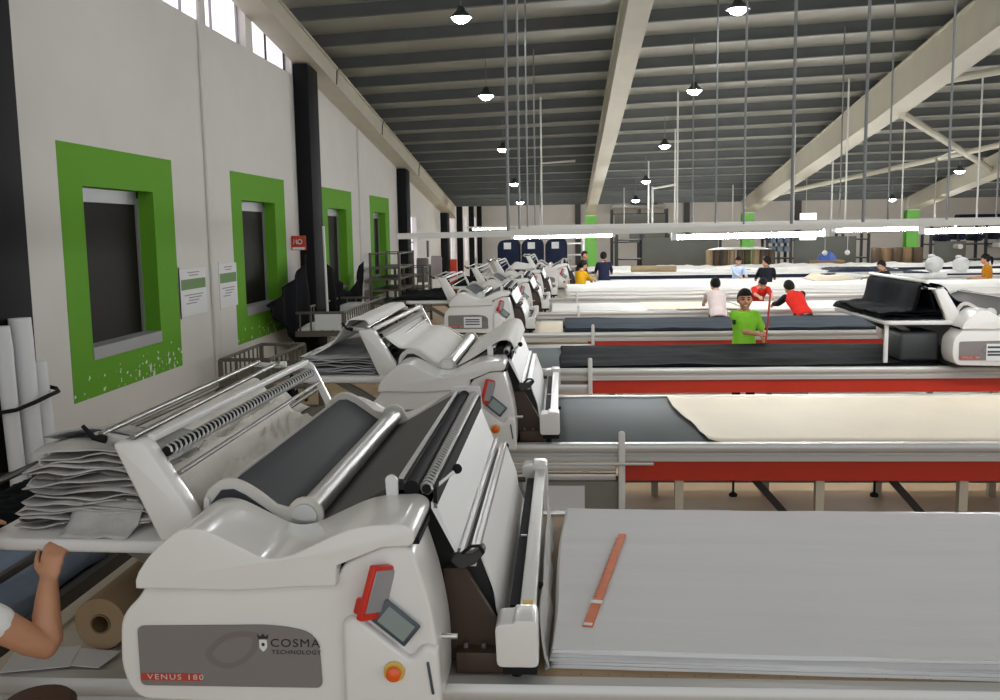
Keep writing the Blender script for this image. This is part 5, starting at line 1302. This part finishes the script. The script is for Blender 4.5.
    if hair in ('tied', 'long'):
        e = MB()
        if hair == 'tied': limb(e, [Hh((0, -0.10, 0.03)), Hh((0, -0.135, 0.0)), Hh((0, -0.13, -0.08)), Hh((0, -0.115, -0.15))], [0.028*s, 0.034*s, 0.028*s, 0.012*s])
        else: limb(e, [Hh((0, -0.07, 0.0)), Hh((0, -0.085, -0.08)), Hh((0, -0.09, -0.16))], [0.065*s, 0.06*s, 0.035*s])
        e.build('hair_tail', M['hair'], t, 60)
    # shirt
    s = s0
    b = MB(); torso(b, 0.014, 0.86, 1.43)
    for sd in (1, -1):
        S_, E_, W_ = arms[sd]
        if sleeve == 'long': limb(b, [U((0.1*sd, 0, 1.365)), S_, S_.lerp(E_, .5), E_, E_.lerp(W_, .5), E_.lerp(W_, .93)], [0.068*s, 0.060*s, 0.055*s, 0.049*s, 0.045*s, 0.039*s])
        else: limb(b, [U((0.1*sd, 0, 1.365)), S_, S_.lerp(E_, slen*.6), S_.lerp(E_, slen)], [0.068*s, 0.061*s, 0.060*s, 0.061*s])
    fuse(b, 'shirt', M[shirt], t, voxel, 2)
    if sleeves:
        for sd in (1, -1):
            S_, E_, W_ = arms[sd]; e = MB()
            limb(e, [S_+(S_-E_)*0.0, S_.lerp(E_, .5), E_, E_.lerp(W_, .5), E_.lerp(W_, .93)], [0.066*s, 0.064*s, 0.056*s, 0.050*s, 0.043*s])
            e.build('sleeve', M[sleeves], t, 60)
    # collar
    e = MB(); nn = 16
    e.tube([U((0.068*math.cos(2*PI*k/nn), 0.062*math.sin(2*PI*k/nn)+0.004, 1.440-0.022*math.sin(2*PI*k/nn))) for k in range(nn)], 0.012*s, 6, closed=True)
    e.build('collar', M[shirt], t, 60)
    # trousers, shoes
    b = MB()
    b.ball(piv+Vector((0, 0, -0.02)), 1, (0.165*s, 0.125*s, 0.10*s), 16)
    for sd in (1, -1):
        hip, kn, an = legs[sd]
        limb(b, [hip, hip.lerp(kn, .5), kn, kn.lerp(an, .5), an+Vector((0, 0, 0.0))], [0.100*s, 0.088*s, 0.072*s, 0.066*s, 0.060*s])
    fuse(b, 'trousers', M[trousers], t, voxel*1.2, 2)
    for sd in (1, -1):
        an = legs[sd][2]; e = MB()
        limb(e, [an+Vector((0, -0.035, -0.045))*s, an+Vector((0, 0.07, -0.05))*s, an+Vector((0, 0.165, -0.060))*s], [0.043*s, 0.041*s, 0.030*s])
        for v in e.bm.verts: v.co.z = max(v.co.z, 0.0)
        e.build('shoe', M['rubber'], t, 60)
    return t, U, Hh, hb
V3 = Vector
person('person in a white sleeve reaching from the left edge, hand gripping the nearest platform', -2.005, 2.52, 0, 1.60, 12, 'c_white', 'short', 'c_dark',
       (V3((-1.665, 2.885, 1.205)), V3((-1.985, 2.93, 1.36))), voxel=0.010, bulk=1.3, slen=0.55, elbows=(V3((-1.645, 2.80, 1.03)), None), side_lean=3,
       grip=((V3((0.06, 0.25, 1.0))), V3((0, -1, 0.25)), 0.62, 1) and ((V3((0.12, 0.25, 1.0)), V3((0.1, -1, 0.3)), 0.62, -1), (V3((0.35, 0.6, 0.1)), V3((0, -0.1, 1)), 0.3, 1)))
tg, U_, H_, hb_ = person('person in a lime green polo smiling at the camera, holding a red stick', 2.27, 12.15, 186, 1.50, 2, 'c_green', 'short', 'c_dark',
       (V3((2.40, 11.92, 0.985)), V3((2.51, 12.06, 0.80))), mouth=True, voxel=0.011, hs=1.24, head=(-4, 2), skin='skin',
       grip=((V3((0.8, -0.15, 0.05)), V3((0, -1, 0.5)), 0.8, 1), None))
b = MB(); b.cyl((2.45, 11.86, 0.5), (2.545, 11.95, 1.52), 0.012, 8)
tag(b.build('stick', M['sign_red']), 'thin red stick held upright by the person in lime green', 'stick')
tg_b = [c for c in tg.children if c.name.startswith('shirt')][0]
bdg = MB(); bdg.obox((0.130, 0.088, 1.125), 0.014, 0.05, 0.06, Matrix.Rotation(0.8, 3, 'Z'), 0.004); bdg.build('sleeve_badge', M['logo'], tg)
person('person in a pale shirt seen from behind, leaning on the fifth table', 2.60, 16.3, 0, 1.54, 36, 'c_pink', 'long', 'c_dark', (V3((2.66, 17.1, 0.92)), V3((2.46, 17.1, 0.92))))
person('person in red facing the camera, bending behind the person in green', 3.92, 19.65, 176, 1.50, 52, 'c_red', 'short', 'c_dark', (V3((3.82, 18.85, 0.92)), V3((4.08, 18.85, 0.92))), skin='skin_light', head=(6, -10))
person('person in a red vest with dark sleeves bending over the fifth table', 3.96, 16.2, -8, 1.56, 47, 'c_red', 'short', 'c_dark', (V3((4.02, 16.98, 0.92)), V3((3.62, 17.0, 0.92))), side_lean=-10, sleeves='c_black')
person('person in a yellow shirt at the left end of the seventh table', 0.42, 22.95, 52, 1.56, 8, 'c_yellow', 'long', 'c_dark', (V3((0.86, 23.5, 1.0)), V3((0.75, 23.6, 1.0))), hair='tied', skin='skin_light', head=(10, -10))
person('person in a navy shirt seen from behind at the eighth table', 1.14, 26.55, -6, 1.66, 10, 'c_navy', 'long', 'c_dark', (V3((1.42, 27.3, 0.98)), V3((0.9, 27.3, 0.98))), head=(16, -5))
person('person in dark clothes standing half hidden left of the first green column', 0.66, 30.3, 120, 1.60, 5, 'c_grey', 'long', 'c_dark', (None, None))
person('person in a light blue shirt facing the camera across the seventh table', 4.74, 26.5, 178, 1.50, 14, 'c_blue', 'long', 'c_dark', (V3((4.72, 25.95, 0.96)), V3((4.9, 25.95, 0.96))), hair='long', skin='skin_light', head=(0, -6))
person('person in a black jacket with back turned at the seventh table', 4.84, 23.25, 20, 1.58, 14, 'c_black', 'long', 'c_dark', (V3((5.2, 23.9, 0.98)), V3((4.7, 23.95, 0.98))), head=(-62, -4))
person('person with black hair bending left behind the black heap', 7.6, 23.05, -75, 1.48, 20, 'c_black', 'short', 'c_dark', (V3((7.1, 23.6, 1.0)), V3((7.15, 23.1, 0.98))), skin='skin_light', head=(0, -10))
person('person in an ochre shirt at the right edge beside the plastic bags', 9.92, 23.2, -60, 1.56, 4, 'c_ochre', 'short', 'c_dark', (V3((9.7, 23.5, 1.0)), V3((9.72, 23.3, 1.0))), hair='tied', head=(0, -8))
